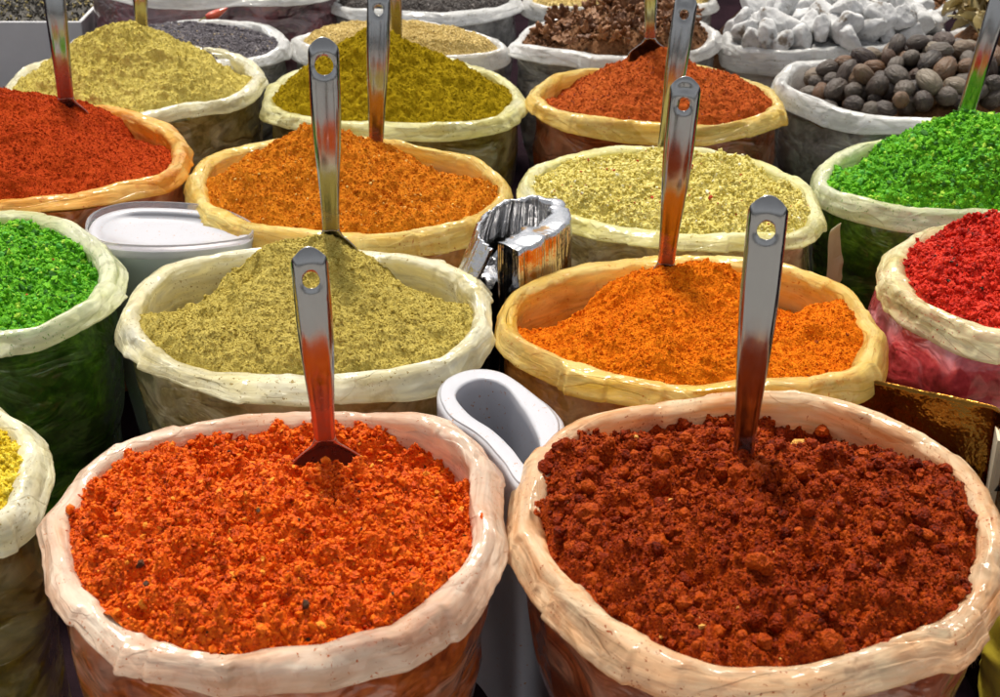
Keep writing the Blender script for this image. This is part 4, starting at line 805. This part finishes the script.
# top left: grey board box of dark herbs, loose film, red chilli
def herb_box():
    root = empty("herb_box", (-1.16, 3.12, 0), "grey board box full of dark dried herbs in the top left corner", "box")
    gm = plain_mat("grey_board", (.62, .62, .64), .75, bscale=40, bstr=.2, bdist=.002, col2=(.68, .68, .70), cscale=12)
    W_, D_, H_ = .60, .34, .30
    for nm, sx, sy, x, y in (("box_side", W_, .008, 0, -D_ / 2), ("box_side", W_, .008, 0, D_ / 2), ("box_side", .008, D_ - .012, -W_ / 2 + .004, 0), ("box_side", .008, D_ - .012, W_ / 2 - .004, 0)):
        o = link(nm, box_mesh(nm, sx, sy, H_, gm, .001), root); o.location = (x, y, 0)
    rg = np.random.default_rng(8); nx = 90; X, Y = np.meshgrid(np.linspace(-W_ / 2 + .01, W_ / 2 - .01, nx), np.linspace(-D_ / 2 + .008, D_ / 2 - .008, nx), indexing='ij'); Z = .29 + .05 * np.exp(-(X / .2) ** 2 - (Y / .12) ** 2) + .008 * n3(np.stack([X, Y, X * 0], -1), 25, 3)
    V = [np.stack([X, Y, Z], -1).reshape(-1, 3)]; T = []; nv = nx * nx; cnt = 5000; cv, cf = ico(1); k = rg.integers(0, nx * nx, cnt)
    P = np.einsum('nij,nvj->nvi', rand_rot(rg, cnt) * rg.uniform(.002, .0075, cnt)[:, None, None], cv[None] * np.array([1, .5, .25])) + V[0][k][:, None] + [0, 0, .002]
    V.append(P.reshape(-1, 3)); T.append((cf[None] + (np.arange(cnt) * len(cv))[:, None, None]).reshape(-1, 3) + nv)
    hm = spice_mat("dark_herb", (.012, .011, .010), (.035, .030, .026), (.09, .08, .06), [(.16, (.50, .40, .14)), (.06, (.30, .28, .24))], .6, 300, .3, .4)
    o = link("dried_herb_heap", mesh_np("dried_herb_heap", np.vstack(V), [grid_faces(nx, nx), np.vstack(T)], hm, True, sharp_from=(nx - 1) ** 2), None, (-1.16, 3.12, 0))
    tag(o, "dark dried herbs with yellowish bits in the grey board box", "herbs")
herb_box()
def chilli():
    x, y, z = -.545, 2.775, .362
    root = empty("dried_chilli", (x, y, z), "red dried chilli lying on the rim of the dark seed sack", "chilli"); root.rotation_euler = (0, R(-12), R(20))
    m = plain_mat("chilli_skin", (.50, .035, .012), .28, coat=.6, bscale=70, bstr=.5, bdist=.004, col2=(.62, .10, .03), cscale=60)
    n, k = 26, 16; V = []
    for i in range(n):
        t = i / (n - 1); r = .0095 * math.sin(math.pi * min(1, t * .85 + .14)) ** .8 + .0005
        for j in range(k):
            q = 2 * math.pi * j / k; V.append((-.022 + .044 * t, r * math.cos(q), r * .8 * math.sin(q) + .006 * t * t))
    V = np.array(V); V += .0022 * np.stack([n3(V, 70, s) for s in (1, 2, 3)], 1)
    link("pod", mesh_np("pod", V, grid_faces(n, k, False, True), m), root)
    V = np.array([(-.022 - .016 * i / 6, .0013 * math.cos(q), .0013 * math.sin(q) - .003 * (i / 6) ** 2) for i in range(7) for q in np.linspace(0, 2 * math.pi, 8, endpoint=False)])
    link("stalk", mesh_np("stalk", V, grid_faces(7, 8, False, True), plain_mat("stalk_green", (.30, .26, .05), .6)), root)
chilli()
# cinnamon sticks beyond the ash lumps
cm = plain_mat("cinnamon", (.22, .09, .03), .7, bscale=120, bstr=.5, col2=(.42, .19, .06), cscale=50)
def quill():
    V = []; n, k = 12, 20
    for i in range(n):
        for j in range(k): q = 2 * math.pi * .92 * j / (k - 1); V.append((-.09 + .18 * i / (n - 1), .009 * math.cos(q), .009 * math.sin(q)))
    return mesh_np("cinnamon_stick", np.array(V), grid_faces(n, k), cm)
qm = quill(); rng = np.random.default_rng(12)
mound("bark_bed", "brown bark heap under the cinnamon sticks", .60, 3.12, .26, .15, 0, .33, SM['under'], 5)
for i in range(22):
    o = link("cinnamon_stick", qm, None, (.60 + rng.uniform(-.16, .16), 3.10 + rng.uniform(-.09, .09), .335 + rng.uniform(0, .035))); o.rotation_euler = (rng.uniform(0, 6), rng.normal(0, .12), rng.uniform(-.9, .9))
    s = o.modifiers.new("t", 'SOLIDIFY'); s.thickness = .0012; tag(o, "brown cinnamon stick in the heap beyond the ash grey lumps", "cinnamon stick", "cinnamon sticks at the top edge")
bpy.context.view_layer.update()
